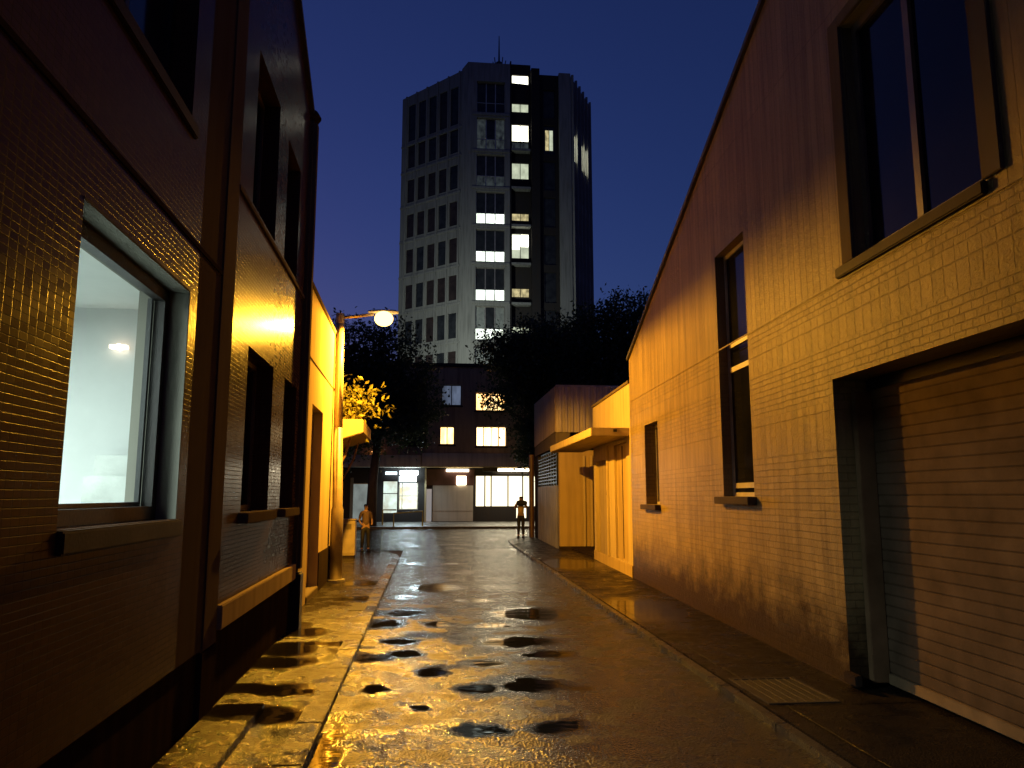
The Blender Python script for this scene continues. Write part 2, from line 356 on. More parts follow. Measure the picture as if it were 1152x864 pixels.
# right pavement
g = MB(); pr = [(kr(-6) + .14, -6), (5.6, -6), (5.6, 25), (6.2, 33.2), (3.9, 33.2), (3.1, 31.0), (kr(27) + .14, 27.5)]
n = len(pr); g.add([(x, y, .04) for x, y in pr] + [(x, y, -.02) for x, y in pr], [tuple(range(n))] + [(i, (i + 1) % n, n + (i + 1) % n, n + i) for i in range(n)])
pave_r = wet_ground('wet_pavement_slab', (.018, .013, .010), (.030, .022, .017), [(3.2, 12, .6, 1.2), (3.6, 20, .8, 1.6)], amount=.60, rough=.36, joints=(1.5, 1.62), spec=.08)
struct('pavement', g, pave_r)
g = MB(); path = [(kr(y), y) for y in [-6 + 1.2 * i for i in range(28)]] + [(2.95, 28.6), (3.05, 30.6), (3.5, 32.1), (3.95, 33.15), (4.9, 33.4), (6.2, 33.4)]
for (x0, y0), (x1, y1) in zip(path, path[1:]):
    a, b = Vector((x0, y0, 0)), Vector((x1, y1, 0)); t = (b - a).normalized(); nrm = Vector((t.y, -t.x, 0)); a2 = a + t * .004; b2 = b - t * .004
    z0, z1 = -.02, .05 + random.uniform(-.002, .002); w = .10
    g.hexa([tuple(q) for q in (a2 + Vector((0, 0, z0)), b2 + Vector((0, 0, z0)), b2 + nrm * w + Vector((0, 0, z0)), a2 + nrm * w + Vector((0, 0, z0)),
                               a2 + Vector((0, 0, z1)), b2 + Vector((0, 0, z1)), b2 + nrm * w + Vector((0, 0, z1)), a2 + nrm * w + Vector((0, 0, z1)))])
struct('kerb', g, kst, bevel=.008)
# far pavement
g = MB(); g.box(-60, 60, 42.2, 51, -.02, .11); struct('pavement', g, wet_ground('far_pavement_concrete', (.10, .095, .09), (.17, .16, .15), [], amount=.6, rough=.4, joints=(1.2, 1.2)))
g = MB()
for i in range(60): g.box(-36 + 1.2 * i + .005, -36 + 1.2 * (i + 1) - .005, 42, 42.195, -.02, .12)
struct('kerb', g, kst)

# ------------------------------------------------------------------ left: tiled building (near)
LW = Face((-1.63, 0), (-1.982, 20))
A = thing('tiled_house', (-1.7, 2, 0), 'dark tiled building at left edge with the large cold white lit window', 'building')
roofA = lambda u: 9.55
BWIN = (3.74, 5.50, 1.64, 3.24); UWIN = (3.6, 5.30, 4.42, 6.9)
m = MB(); LW.wall(m, -5, 5.68, .62, roofA, [BWIN, UWIN], .32); m.build('wall', M['tile'], A)
m = MB(); LW.wall(m, 5.68, 6.30, .62, roofA, [], .32); m.build('corner_strip', M['strip'], A)
m = MB(); LW.box(m, -5, 6.30, -.32, -.025, 0, .619); m.build('plinth', M['plinth'], A)
m = MB(); LW.box(m, -5, 6.298, .0, .012, 3.585, 3.62); m.build('string_course', M['plinth'], A)
# pale lining of the big window reveal
m = MB(); a, b, lo, hi = BWIN
LW.box(m, a + .001, b - .001, -.335, .003, hi - .02, hi - .001); LW.box(m, b - .021, b - .001, -.335, .003, lo, hi - .021)
m.build('window_reveal', M['reveal'], A)
w = LW.window(A, BWIN[0] + .021, BWIN[1] - .021, BWIN[2], BWIN[3] - .021, d=-.13, fw=.085, fd=.07, pmat=M['glass'], name='window', label='large window lit cold white from inside')
m = MB(); LW.box(m, BWIN[0] + .10, BWIN[1] - .10, -.235, -.205, BWIN[2] + .086, BWIN[2] + .115); LW.box(m, BWIN[1] - .14, BWIN[1] - .10, -.235, -.205, BWIN[2] + .115, BWIN[3] - .1)
m.build('sash', plain('steel_sash', (.05, .05, .05), .4, .3), w)
m = MB(); LW.box(m, BWIN[0] + .0, BWIN[1] + .05, -.12, .035, BWIN[2] - .115, BWIN[2] - .004); m.build('sill', M['sill'], w, bevel=.01)
LW.window(A, *UWIN, d=-.16, fw=.06, muls=(4.45,), pmat=dark_glass('upper_blue_glass', (.02, .02, .045)), sill=.03, fmat=M['frame'])
# lit room behind the big window
m = MB()
def room(F, m, s0, s1, d0, d1, z0, z1):
    P = F.P
    for q in ([(s0, d0, z0), (s1, d0, z0), (s1, d1, z0), (s0, d1, z0)], [(s0, d0, z1), (s1, d0, z1), (s1, d1, z1), (s0, d1, z1)], [(s0, d1, z0), (s1, d1, z0), (s1, d1, z1), (s0, d1, z1)],
              [(s0, d0, z0), (s0, d1, z0), (s0, d1, z1), (s0, d0, z1)], [(s1, d0, z0), (s1, d1, z0), (s1, d1, z1), (s1, d0, z1)]): m.quad(*[P(*x) for x in q])
room(LW, m, 1.5, 6.9, -.33, -4.5, .3, 3.42); m.build('room', M['iwall'], A)
m = MB(); LW.box(m, 3.2, 4.4, -2.6, -1.6, 3.385, 3.418); m.build('ceiling_light', emis('room_panel', (.80, 1, .93), 6), A)
m = MB(); m.tube([(-2.71, 6.86, 3.07), (-2.71, 6.82, 3.07)], .03); m.box(-2.78, -2.64, 6.80, 6.86, 3.055, 3.085); m.build('room_lamp', emis('warm_room_lamp', (1, .80, .60), 3), A, label='small warm lamp on the inner wall of the room')
m = MB(); m.box(-2.78, -2.30, 6.5, 6.88, .32, 1.95); m.box(-2.72, -2.42, 6.55, 6.8, 1.951, 2.12); m.build('room_cupboard', plain('pale_cupboard', (.62, .64, .6), .5), A, label='pale low cupboard inside the lit room')
m = MB(); LW.box(m, -5.3, 6.29, -9, -.33, 9.2, 9.5); LW.box(m, -5.3, 6.29, -9.3, -9, .02, 9.2); LW.box(m, -5.3, -5, -9, -.33, .02, 9.2); LW.box(m, 6.0, 6.29, -9, -4.6, .02, 9.2); LW.box(m, 6.95, 7.0, -4.6, -.33, .1, 3.7)
m.build('roof', M['roofm'], A)

# ------------------------------------------------------------------ left: second tiled building
B = thing('tiled_house', (-1.76, 8, 0), 'brown tiled building with sloping roof between the lit window and the yellow wall', 'building')
roofB = lambda u: 7.24 + (10.6 - u) * .497
holesB = [(7.42, 8.72, 1.64, 3.22), (9.45, 10.40, 1.64, 3.22), (7.28, 8.45, 4.60, 6.2), (9.05, 10.0, 4.60, 6.1)]
m = MB(); LW.wall(m, 6.72, 10.62, .90, roofB, holesB, .32); m.build('wall', M['tile'], B)
m = MB(); LW.box(m, 6.72, 10.62, -.32, -.03, 0, .70); m.build('plinth', M['plinth'], B)
m = MB(); LW.box(m, 6.72, 10.62, -.32, .05, .701, .899); m.build('plinth_band', M['cream'], B, bevel=.008)
m = MB(); LW.box(m, 6.72, 10.62, .0, .022, 4.50, 4.545); m.build('string_course', M['trim'], B)
m = MB(); LW.box(m, 6.302, 6.718, -.32, .014, .60, 9.3); m.build('pilaster', M['trim'], B, bevel=.015)
m = MB(); LW.box(m, 6.302, 6.718, -.32, .018, 0, .598); m.build('pilaster_base', M['plinth'], B)
for i, (a, b, lo, hi) in enumerate(holesB):
    LW.window(B, a, b, lo, hi, d=-.18, fw=.055, muls=((a + b) / 2,) if i in (0, 2) else (), sill=.09 if i < 2 else None, fmat=M['wframe'], smat=M['trim'])
m = MB(); P = LW.P
m.hexa([P(6.72, -6, roofB(6.72)), P(10.62, -6, roofB(10.62)), P(10.62, .06, roofB(10.62)), P(6.72, .06, roofB(6.72)), P(6.72, -6, roofB(6.72) + .09), P(10.62, -6, roofB(10.62) + .09), P(10.62, .06, roofB(10.62) + .09), P(6.72, .06, roofB(6.72) + .09)])
m.build('roof', M['roofm'], B)
m = MB(); LW.box(m, 10.3, 10.62, -6, -.33, .02, 7.2); m.build('side_wall', M['grey'], B)
pm = M['trim']
m = MB(); LW.box(m, 10.63, 10.88, -.3, .10, .78, 7.2); m.build('corner_pillar', pm, B, bevel=.05)
m = MB(); LW.box(m, 10.62, 10.89, -.3, .112, 0, .779); m.build('corner_pillar_base', M['black'], B, bevel=.02)
m = MB(); m.tube([P(10.76, -.1, 7.2), P(10.76, -.1, 7.26), P(10.76, -.1, 7.33)], [.20, .24, .20], 18); m.build('pillar_cap', M['plinth'], B)

# ------------------------------------------------------------------ left: lamp-lit cream building
C1 = Face((-1.96, 10.9), (-2.11, 17.0))
C = thing('cream_house', (-2.05, 14, 0), 'low yellow lit rendered building right behind the street lamp pole', 'building')
dC = (2.2, 3.75, 0, 3.33)
m = MB(); C1.wall(m, 0, 6.1, 0, lambda u: 5.19, [dC], .3); m.build('wall', M['cream'], C)
m = MB(); C1.box(m, -.0, 6.14, -.34, .03, 5.192, 5.27); m.build('coping', M['trim'], C, bevel=.01)
m = MB(); C1.box(m, 0, 6.1, 0, .012, 4.02, 4.045); m.build('groove_strip', M['trim'], C)
m = MB(); C1.box(m, dC[0] + .002, dC[1] - .002, -.22, -.17, .16, 3.32); q = m.build('door', plain('brown_door', (.2, .11, .06), .5), C)
m = MB(); C1.box(m, dC[0] + .002, dC[1] - .002, -.3, .02, 0.01, .158); m.build('doorstep', M['trim'], C, bevel=.01)
m = MB(); C1.box(m, dC[0] + .25, dC[1] - .25, -.168, -.155, .25, 1.0); m.build('door_panel', plain('brown_door', (.2, .11, .06), .5), q)
m = MB(); C1.box(m, 3.76, 6.09, .0, .02, 0, .75); m.build('plinth', M['plinth'], C)
m = MB(); C1.box(m, 0, 6.1, -7, -.31, 4.9, 5.15); C1.box(m, 5.8, 6.1, -7, -.31, .02, 4.9); m.build('roof', M['roofm'], C)
for k, (zz, yy) in enumerate(((4.62, 6.3), (4.3, 6.35))):
    fl = thing('flood_light', C1.P(6.1, .0, zz), ['small upper floodlight on the end wall behind the lamp pole', 'small lower floodlight on the end wall behind the lamp pole'][k], 'floodlight', 'floodlights on the cream wall end')
    m = MB(); C1.box(m, 6.103, 6.2, -.10, -.04, zz - .03, zz + .03); m.build('bracket', M['galv'], fl)
    m = MB(); C1.box(m, 6.2, 6.34, -.12, .04, zz - .08, zz + .08); m.build('housing', plain('white_enamel', (.7, .68, .62), .4), fl, bevel=.02)

# ------------------------------------------------------------------ left: porch building with canopy
G1 = Face((-2.55, 17.0), (-2.68, 22.0))
G = thing('porch_building', (-2.6, 20, 0), 'low building with a small pale canopy on struts left of the lamp pole', 'building')
m = MB(); G1.wall(m, .02, 4.6, 0, lambda u: 3.62, [(1.2, 2.4, 0, 2.3), (2.9, 4.0, 1.0, 2.3)], .3); m.build('wall', render_mat('dim_render', (.2, .13, .08)), G)
m = MB(); G1.box(m, 1.2, 2.4, -.2, -.15, .05, 2.29); m.build('door', plain('brown_door', (.2, .11, .06), .5), G)
G1.window(G, 2.9, 4.0, 1.0, 2.3, fmat=M['wframe'], sill=.06)
m = MB(); G1.box(m, .02, 4.6, -6, -.31, 3.3, 3.6); G1.box(m, 4.3, 4.6, -6, -.31, .02, 3.3); m.build('roof', M['roofm'], G)
m = MB(); n_, f_ = 18.5, 21.4
m.hexa([(-2.58, n_, 2.98), (-1.64, n_, 3.28), (-1.68, f_, 3.28), (-2.64, f_, 2.98), (-2.58, n_, 3.60), (-1.64, n_, 3.60), (-1.68, f_, 3.60), (-2.64, f_, 3.60)])
m.build('canopy', M['cream'], G, bevel=.02)
for y in (19.0, 21.0):
    m = MB(); m.tube([(-2.56, y, 1.95), (-2.35, y, 2.25), (-2.1, y, 2.75), (-1.98, y, 3.2)], .03, 8); m.build('strut', plain('rusty_strut', (.2, .12, .08), .5, .3), G)

# ------------------------------------------------------------------ street lamp
LX, LY, LZ = -1.07, 16.30, 5.60
S = thing('street_lamp', (-1.93, 16.36, KH), 'tall lit sodium street lamp on a bent steel pole', 'street lamp')
m = MB(); m.tube([(-1.93, 16.36, KH), (-1.93, 16.36, 1.5), (-1.93, 16.36, 1.56), (-1.97, 16.36, 3.2)], [.135, .125, .105, .098], 20)
m.tube([(-1.97, 16.36, 3.2), (-2.0, 16.36, 5.5)], [.098, .085], 20)
m.build('pole', M['polem'], S, smooth=True)
m = MB(); m.tube([(-1.93, 16.36, KH), (-1.93, 16.36, KH + .04)], .2, 20); m.build('base_plate', M['galv'], S)
m = MB(); m.tube([(-2.0, 16.36, 5.45), (-2.0, 16.36, 5.66)], .09, 20); m.build('pole_cap', M['polem'], S)
m = MB(); m.tube([(-1.99, 16.36, 5.58), (-1.6, 16.34, 5.615), (LX - .22, LY + .02, LZ + .06)], .035, 12); m.build('arm', M['polem'], S, smooth=True)
m = MB()
# cast lamp head: a shallow tapered hood, open underneath
pr_ = []
for i, (x, w, h) in enumerate([(-.34, .05, .03), (-.24, .10, .05), (0, .15, .06), (.22, .15, .055), (.31, .09, .03)]):
    ring = []
    for k in range(9):
        t = math.pi * k / 8; ring.append((LX + x, LY + w * math.cos(t), LZ + .10 + h * math.sin(t)))
    pr_.append(ring)
o0 = 0; vs = [v for r_ in pr_ for v in r_]; fs = [(i * 9 + k, i * 9 + k + 1, (i + 1) * 9 + k + 1, (i + 1) * 9 + k) for i in range(4) for k in range(8)] + [tuple(range(9))[::-1], tuple(36 + k for k in range(9))]
m.add(vs, fs); m.build('lamp_head', M['galv'], S, smooth=True)
bm = bmesh.new(); bmesh.ops.create_uvsphere(bm, u_segments=24, v_segments=14, radius=1)
for v in bm.verts: v.co = Vector((v.co.x * .20 + LX, v.co.y * .18 + LY, v.co.z * .165 + LZ - .04))
m = MB(); m.add([v.co[:] for v in bm.verts], [[v.index for v in f.verts] for f in bm.faces]); bm.free()
m.build('lamp_lens', emis('sodium_lens', (1, .60, .17), 5), S, smooth=True)
ld = bpy.data.lights.new('sodium_light', 'SPOT'); ld.energy = 5300; ld.color = (1, .455, .03); ld.shadow_soft_size = .07; ld.spot_size = R(179.5); ld.spot_blend = .14
lo_ = bpy.data.objects.new('sodium_light', ld); COL.objects.link(lo_); lo_.parent = S; lo_.location = Vector((LX, LY, LZ - .23)) - S.location

# ------------------------------------------------------------------ cabinet, covers, grate
K = thing('utility_cabinet', (-2.35, 22.5, KH), 'waist high utility cabinet beside the person on the left pavement', 'cabinet')
m = MB(); m.box(-2.56, -2.12, 22.3, 22.75, KH + .06, 1.1); m.build('body', M['cab'], K, bevel=.012)
m = MB(); m.box(-2.54, -2.14, 22.33, 22.72, KH, KH + .06); m.build('plinth', M['plinth'], K)
m = MB(); m.box(-2.53, -2.15, 22.285, 22.299, .17, 1.05); d_ = m.build('door', M['cab'], K, bevel=.004)
m = MB(); m.box(-2.50, -2.46, 22.26, 22.284, .55, .75); m.build('handle', M['black'], d_)
m = MB()
for i in range(5): m.box(-2.42, -2.22, 22.276, 22.284, .85 + i * .03, .862 + i * .03)
m.build('vent', M['black'], d_)
m = MB(); m.box(-2.58, -2.10, 22.27, 22.78, 1.1, 1.13); m.build('lid', M['cab'], K, bevel=.008)

T = thing('drain_grate', (3.05, 7.1, .04), 'slotted steel drain grate set in the right pavement near the garage door', 'drain grate')
gx0, gx1, gy0, gy1 = 2.88, 3.52, 6.55, 7.45
m = MB(); z0 = .036
m.box(gx0, gx1, gy0, gy0 + .03, z0, .05); m.box(gx0, gx1, gy1 - .03, gy1, z0, .05); m.box(gx0, gx0 + .03, gy0 + .03, gy1 - .03, z0, .05); m.box(gx1 - .03, gx1, gy0 + .03, gy1 - .03, z0, .05); m.build('frame', plain('worn_grate_steel', (.07, .06, .05), .5, .3, spec=.2), T)
m = MB()
for i in range(6): m.box(gx0 + .10 + i * .085, gx0 + .112 + i * .085, gy0 + .031, gy1 - .031, z0, .049)
m.build('bars', plain('worn_grate_steel', (.07, .06, .05), .5, .3, spec=.2), T); m = MB(); m.box(gx0 + .031, gx1 - .031, gy0 + .031, gy1 - .031, z0 + .002, .0425); m.build('pit', M['black'], T)
m = MB(); m.box(-1.22, -.98, 12.2, 12.75, KH + .001, KH + .008); tag(m.build('drain_cover', M['black'], bevel=.003), 'small dark square drain cover in the left pavement', 'drain cover')

# ------------------------------------------------------------------ right: garage building
RW = Face((3.595, 0), (4.515, 20), flip=True)
D = thing('garage_building', (4, 8, 0), 'tall rough walled building on the right with the roller garage door', 'building')
roofD = lambda u: 4.78 + (16.5 - u) * .362
GAR = (3.2, 7.1, 0.0, 2.93); BIG = (4.70, 6.50, 3.97, 6.3); TALL = (9.30, 10.45, 1.78, 5.24); SML = (14.08, 15.15, 1.62, 3.2)
m = MB(); RW.wall(m, -4, 16.5, .0, roofD, [GAR, BIG, TALL, SML], .34, breaks=(0,)); m.build('wall', M['block'], D)
m = MB(); P = RW.P
m.hexa([P(-4, -9, roofD(-4)), P(16.5, -9, roofD(16.5)), P(16.53, .05, roofD(16.5)), P(-4, .05, roofD(-4)), P(-4, -9, roofD(-4) + .08), P(16.5, -9, roofD(16.5) + .08), P(16.53, .05, roofD(16.5) + .08), P(-4, .05, roofD(-4) + .08)])
m.build('roof', M['roofm'], D)
m = MB(); RW.box(m, 16.2, 16.5, -9, -.35, .02, 4.7); m.build('side_wall', M['grey'], D)
m = MB(); RW.box(m, -4, -3.7, -9, -.35, .02, 11.); m.build('side_wall', M['grey'], D)
m = MB(); RW.box(m, -4, 16.49, 0, .008, 3.842, 3.862); m.build('string_course', M['block'], D)
m = MB(); m_b = m
RW.box(m, BIG[0] - .02, BIG[1] + .32, -.0, .05, 3.866, 3.968); m.build('window_ledge', M['sill'], D, bevel=.01)
RW.window(D, *BIG, d=-.10, fw=.085, muls=(5.62,), fmat=M['wframe'], fd=.06, label='large dark upper window')
# pale plaster jamb round the big window
m = MB(); RW.box(m, BIG[1], BIG[1] + .2, .0, .035, 3.97, 6.42); RW.box(m, BIG[0] - .2, BIG[0], .0, .035, 3.97, 6.42); RW.box(m, BIG[0], BIG[1], 0, .035, 6.3, 6.42); m.build('window_surround', M['trim'], D, bevel=.006)
RW.window(D, *TALL, d=-.13, fw=.055, trans=(1.93, 3.90, 3.55), sill=.12, fmat=M['pframe'], fd=.05, label='tall narrow window with two pale crossbars', tw=.07)
RW.window(D, *SML, d=-.22, fw=.05, muls=(14.6,), sill=.11, fmat=M['pframe'], label='small window near the far end')
m = MB(); RW.box(m, GAR[1] - .09, GAR[1] - .001, -.34, -.18, .08, 2.80); m.build('guide_rail', plain('guide_rail_paint', (.20, .125, .07), .6, spec=.1), D, bevel=.006)
RS = -.35
sh = MB(); n_s = 26; z0, z1 = .17, 2.82; hh = (z1 - z0) / n_s
for i in range(n_s):
    z = z0 + i * hh
    prof = [(0, z), (.007, z + hh * .10), (.008, z + hh * .5), (.007, z + hh * .90), (-.003, z + hh * .95), (0, z + hh)]
    for (d0, a0), (d1, a1) in zip(prof, prof[1:]):
        sh.quad(P(GAR[0] + .0, RS + d0, a0), P(GAR[1] + .1, RS + d0, a0), P(GAR[1] + .1, RS + d1, a1), P(GAR[0] + .0, RS + d1, a1))
sh_o = sh.build('garage_door', M['shutter'], D)
m = MB(); RW.box(m, GAR[0], GAR[1] - .1, RS - .01, RS + .035, .075, .168); m.build('bottom_rail', plain('worn_rail_paint', (.22, .16, .10), .6, spec=.1), sh_o, bevel=.006)
m = MB(); RW.box(m, GAR[0], GAR[1] + .2, -1.2, -.42, .02, 3.1); m.build('door_backing', M['black'], D)
m = MB(); RW.box(m, GAR[1] - .2, GAR[1] + .03, -.02, .05, .07, .17); m.build('jamb_foot', M['plinth'], D, bevel=.01)

# ------------------------------------------------------------------ right: low annexe with canopy and doors
E1 = Face((4.362, 16.52), (4.57, 21.4), flip=True)
E = thing('annexe', (4.45, 19, 0), 'low yellow lit annexe with flat canopy and doors after the garage building', 'building')
ho = [(.5, 1.9, .30, 3.0), (2.75, 4.6, .12, 2.72)]
m = MB(); E1.wall(m, .01, 4.9, 0.0, lambda u: 4.27, ho, .3); m.build('wall', M['cream'], E)
m = MB(); E1.box(m, .01, 4.92, -.33, .04, 4.272, 4.34); m.build('coping', M['trim'], E, bevel=.01)
m = MB(); E1.box(m, ho[0][0] + .002, ho[0][1] - .002, -.12, -.06, .302, 2.998); q = m.build('door', M['ochre'], E)
m = MB(); E1.box(m, 1.19, 1.21, -.06, -.045, .35, 2.95); m.build('door_seam', M['sill'], q)
m = MB(); E1.box(m, ho[1][0] + .002, ho[1][1] - .002, -.16, -.10, .122, 2.718); q = m.build('door', M['door'], E)
m = MB(); m.tube([E1.P(3.0, -.10, 1.9), E1.P(3.0, -.03, 1.9), E1.P(3.0, -.03, 1.8)], .04, 8); m.build('handle', M['black'], q)
m = MB(); E1.box(m, .01, 4.9, 0, .025, .0, .29); m.build('plinth', M['ochre'], E, bevel=.005)
m = MB(); E1.box(m, 2.62, 2.74, .0, .05, .292, 3.05); m.build('pier', M['cream'], E, bevel=.008)
m = MB(); m.hexa([(3.50, 16.62, 3.10), (4.36, 16.62, 3.10), (4.62, 23.3, 3.10), (3.62, 23.3, 3.10), (3.50, 16.62, 3.285), (4.36, 16.62, 3.285), (4.62, 23.3, 3.285), (3.62, 23.3, 3.285)])
m.build('canopy', M['cream'], E, bevel=.01)
m = MB(); m.box(4.0, 4.08, 16.60, 16.62, 3.19, 3.25); m.build('drip_spout', M['black'], E)
m = MB(); E1.box(m, .01, 4.9, -6, -.31, 3.9, 4.15); E1.box(m, 4.6, 4.9, -6, -.31, .02, 3.9); m.build('roof', M['roofm'], E)

# ------------------------------------------------------------------ right: corrugated shed with porch panel
H = thing('corrugated_shed', (4.8, 28, 0), 'shed with corrugated upper box and grey sheet fence wall past the canopy', 'building')
m = MB(); F1 = Face((4.22, 25.2), (6.6, 25.2)); F1.wall(m, 0.0, 1.20, 0.14, lambda u: 3.28, [], .2); m.build('porch_panel', M['ochre'], H)
m = MB(); F1.box(m, 0, 1.2, -.2, .02, .0, .138); m.build('panel_plinth', M['plinth'], H)
m = MB(); F1.box(m, .78, .86, .0, .06, .139, 3.1); F1.box(m, 1.02, 1.10, 0, .10, .139, 3.1); m.build('panel_batten', M['cream'], H, bevel=.008)
m = MB(); m.box(4.62, 5.6, 21.5, 25.15, .0, .12); m.build('porch_step', M['plinth'], H)
m = MB(); m.box(5.42, 5.6, 21.45, 25.19, .121, 3.5); m.build('porch_wall', M['ochre'], H)
m = MB()                                                     # ribbed sheet fence wall
x = 0; F2 = Face((4.20, 25.42), (4.36, 31.2), flip=True)
prof = [(0, 0), (.16, 0), (.20, .035), (.30, .035), (.34, 0)]
s_ = 0
while s_ < 5.6:
    for (a0, d0), (a1, d1) in zip(prof, prof[1:]): m.quad(F2.P(s_ + a0, d0, .05), F2.P(s_ + a1, d1, .05), F2.P(s_ + a1, d1, 2.12), F2.P(s_ + a0, d0, 2.12))
    s_ += .34
F2.box(m, 0, 5.7, -.06, -.012, .05, 2.12)
m.build('sheet_wall', corrugated('fence_sheet', (.36, .35, .36), .3, rough=.42), H)
m = MB()
for i in range(9): F2.box(m, 0.05, 5.65, -.05, .03, 2.2 + i * .12, 2.24 + i * .12)
for i in range(9): F2.box(m, .05 + i * .69, .08 + i * .69, -.03, .035, 2.14, 3.3)
F2.box(m, 0, 5.7, -.12, -.08, 2.13, 3.4)
m.build('louvre', M['black'], H)
F3 = Face((4.12, 25.4), (4.30, 32.0), flip=True)
m = MB(); P3 = F3.P
m.hexa([P3(0, 0, 3.92), P3(6.6, 0, 3.80), P3(6.6, -.15, 3.80), P3(0, -.15, 3.92), P3(0, 0, 5.46), P3(6.6, 0, 5.62), P3(6.6, -.15, 5.62), P3(0, -.15, 5.46)])
m.build('upper_fascia', render_mat('pinkish_render', (.46, .36, .26), bumps=.3), H)
m = MB(); m.hexa([P3(0, -.02, 3.40), P3(6.6, -.02, 3.40), P3(6.6, -.5, 3.40), P3(0, -.5, 3.40), P3(0, -.02, 3.915), P3(6.6, -.02, 3.795), P3(6.6, -.5, 3.795), P3(0, -.5, 3.915)]); m.build('soffit_band', M['trim'], H)
m = MB(); s_ = 0                                             # corrugated end wall of the box facing the alley mouth
while s_ < 5.0:
    for (a0, d0), (a1, d1) in zip([(0, 0), (.07, 0), (.09, .05), (.17, .05), (.2, 0)], [(.07, 0), (.09, .05), (.17, .05), (.2, 0)]):
        m.quad((4.16 + s_ + a0, 25.38 - d0, 3.9), (4.16 + s_ + a1, 25.38 - d1, 3.9), (4.16 + s_ + a1, 25.38 - d1, 5.44), (4.16 + s_ + a0, 25.38 - d0, 5.44))
    s_ += .2
m.box(4.2, 9.1, 25.4, 25.5, 3.9, 5.44)
m.build('corrugated_cladding', M['corr'], H)
m = MB(); m.box(4.14, 9.2, 25.33, 25.36, 5.44, 5.50); m.build('edge_flashing', M['galv'], H)
m = MB(); m.box(4.3, 9.1, 25.5, 31.8, 5.2, 5.40); m.box(8.9, 9.1, 25.5, 31.8, 0, 5.2); m.box(4.5, 8.9, 31.6, 31.8, 0, 5.2); m.build('roof', M['roofm'], H)
m = MB(); m.tube([(4.22, 32.35, .05), (4.22, 32.35, 3.5)], .11, 12); m.build('downpipe', plain('reddish_post', (.12, .06, .045), .5), H)
m = MB(); m.box(4.35, 4.6, 31.2, 32.3, 0.05, 3.8); m.build('end_wall', M['darkcon'], H)

# ------------------------------------------------------------------ across the street: brown block with shops
U = thing('shop_block', (1, 50, .11), 'brown three storey block with lit shops across the street', 'building')
FB = Face((-14, 50), (20, 50)); X = lambda x: x + 14
def hx(x0, x1, z0, z1): return (X(x0), X(x1), z0, z1)
WINS = [(hx(-1.70, -.36, 7.62, 9.02), 'dim'), (hx(.58, 1.90, 7.62, 9.0), 'blue'), (hx(.5, 1.46, 5.05, 6.24), 'warm'), (hx(2.86, 4.86, 4.95, 6.26), 'warm2'), (hx(2.82, 4.78, 7.3, 8.5), 'warm'),
        (hx(-4.6, -3.3, 7.62, 9.0), 'dim'), (hx(-7.4, -6.1, 7.62, 9.0), 'dim'), (hx(-1.7, -.36, 5.0, 6.24), 'dim'), (hx(6.2, 7.6, 7.3, 8.5), 'dim'), (hx(6.8, 7.2, 5.4, 6.0), 'warm')]
SH = [hx(-5.06, -3.66, .20, 2.55), hx(-3.1, -2.12, .62, 2.72), hx(-2.06, -.84, .88, 2.62), hx(2.80, 6.9, 1.0, 3.12), hx(5.5, 6.2, .3, .999), hx(-.30, .04, .12, 2.2)]
m = MB(); FB.wall(m, 0, 34, 3.6, lambda u: 10.2, [w[0] for w in WINS], .35); m.build('upper_wall', M['brick'], U)
m = MB(); FB.wall(m, 0, 34, .1, lambda u: 3.598, SH, .35); m.build('ground_floor_wall', M['darkcon'], U)
m = MB(); FB.box(m, 0, 34, -.4, .12, 10.2, 10.42); m.build('parapet', M['darkcon'], U)
pm = dict(dim=dark_glass('dim_glass', (.05, .045, .05), .15), blue=emis('bluish_curtain', (.22, .28, .42), .55, .18, (2.6, .8)), warm=emis('warm_window', (1, .72, .32), 3.2, .12, (3, .6), (1, .5, .15)), warm2=emis('warm_window_bright', (1, .80, .45), 4.2, .14, (4, .5), (1, .55, .18)))
for h, k in WINS:
    wd = h[1] - h[0]; mu = [h[0] + wd * t for t in ((.5,) if wd < 1.5 else (.25, .5, .75))]
    FB.window(U, *h, d=-.12, fw=.06, muls=mu, pmat=pm[k], fmat=M['frame'] if k != 'blue' else M['wframe'], sill=.08, label={'blue': 'window with bluish curtains', 'warm2': 'wide warm lit window', 'warm': 'warm lit window'}.get(k))
white = emis('shop_interior_white', (1, .93, .70), 2.3, .3, (1.2, .6), (.95, .78, .45)); cool = emis('cool_shop_interior', (.62, .80, .74), 1.5, .22, (1.6, 1.3), (.35, .36, .28))
FB.window(U, *SH[3], d=-.08, fw=.09, muls=[X(3.47), X(3.88), X(4.98), X(5.95)], pmat=white, label='wide bright shop window')
FB.window(U, *SH[4], d=-.08, fw=.03, pmat=white)
FB.window(U, *SH[0], d=-.10, fw=.05, pmat=emis('dim_cool_glass', (.36, .42, .40), .7, .25, (1, .8)), fmat=M['pframe'])
FB.window(U, *SH[1], d=-.10, fw=.05, trans=(1.9,), pmat=cool)
FB.window(U, *SH[2], d=-.10, fw=.05, muls=[X(-1.85)], trans=(1.75,), pmat=emis('cool_shop_bright', (.70, .84, .80), 2.0, .22, (1.3, 1.5), (.5, .45, .28)), fmat=M['pframe'])
m = MB(); FB.box(m, *SH[5][:2], -.1, -.05, .12, 2.19); m.build('door', emis('pale_lit_door', (.5, .5, .52), .42), U)
m = MB(); FB.box(m, X(-.42), X(-.31), .0, .3, .11, 3.5); m.build('pier', M['cream'], U)
m = MB(); FB.box(m, X(-.30), X(2.78), .004, .06, 2.43, 3.44); m.build('sign_band', plain('dark_red_band', (.07, .03, .028), .5), U)
m = MB(); FB.box(m, X(.10), X(2.70), .004, .05, .14, 2.42)
for i in range(1): FB.box(m, X(.14), X(2.66), .051, .062, .78, .81)
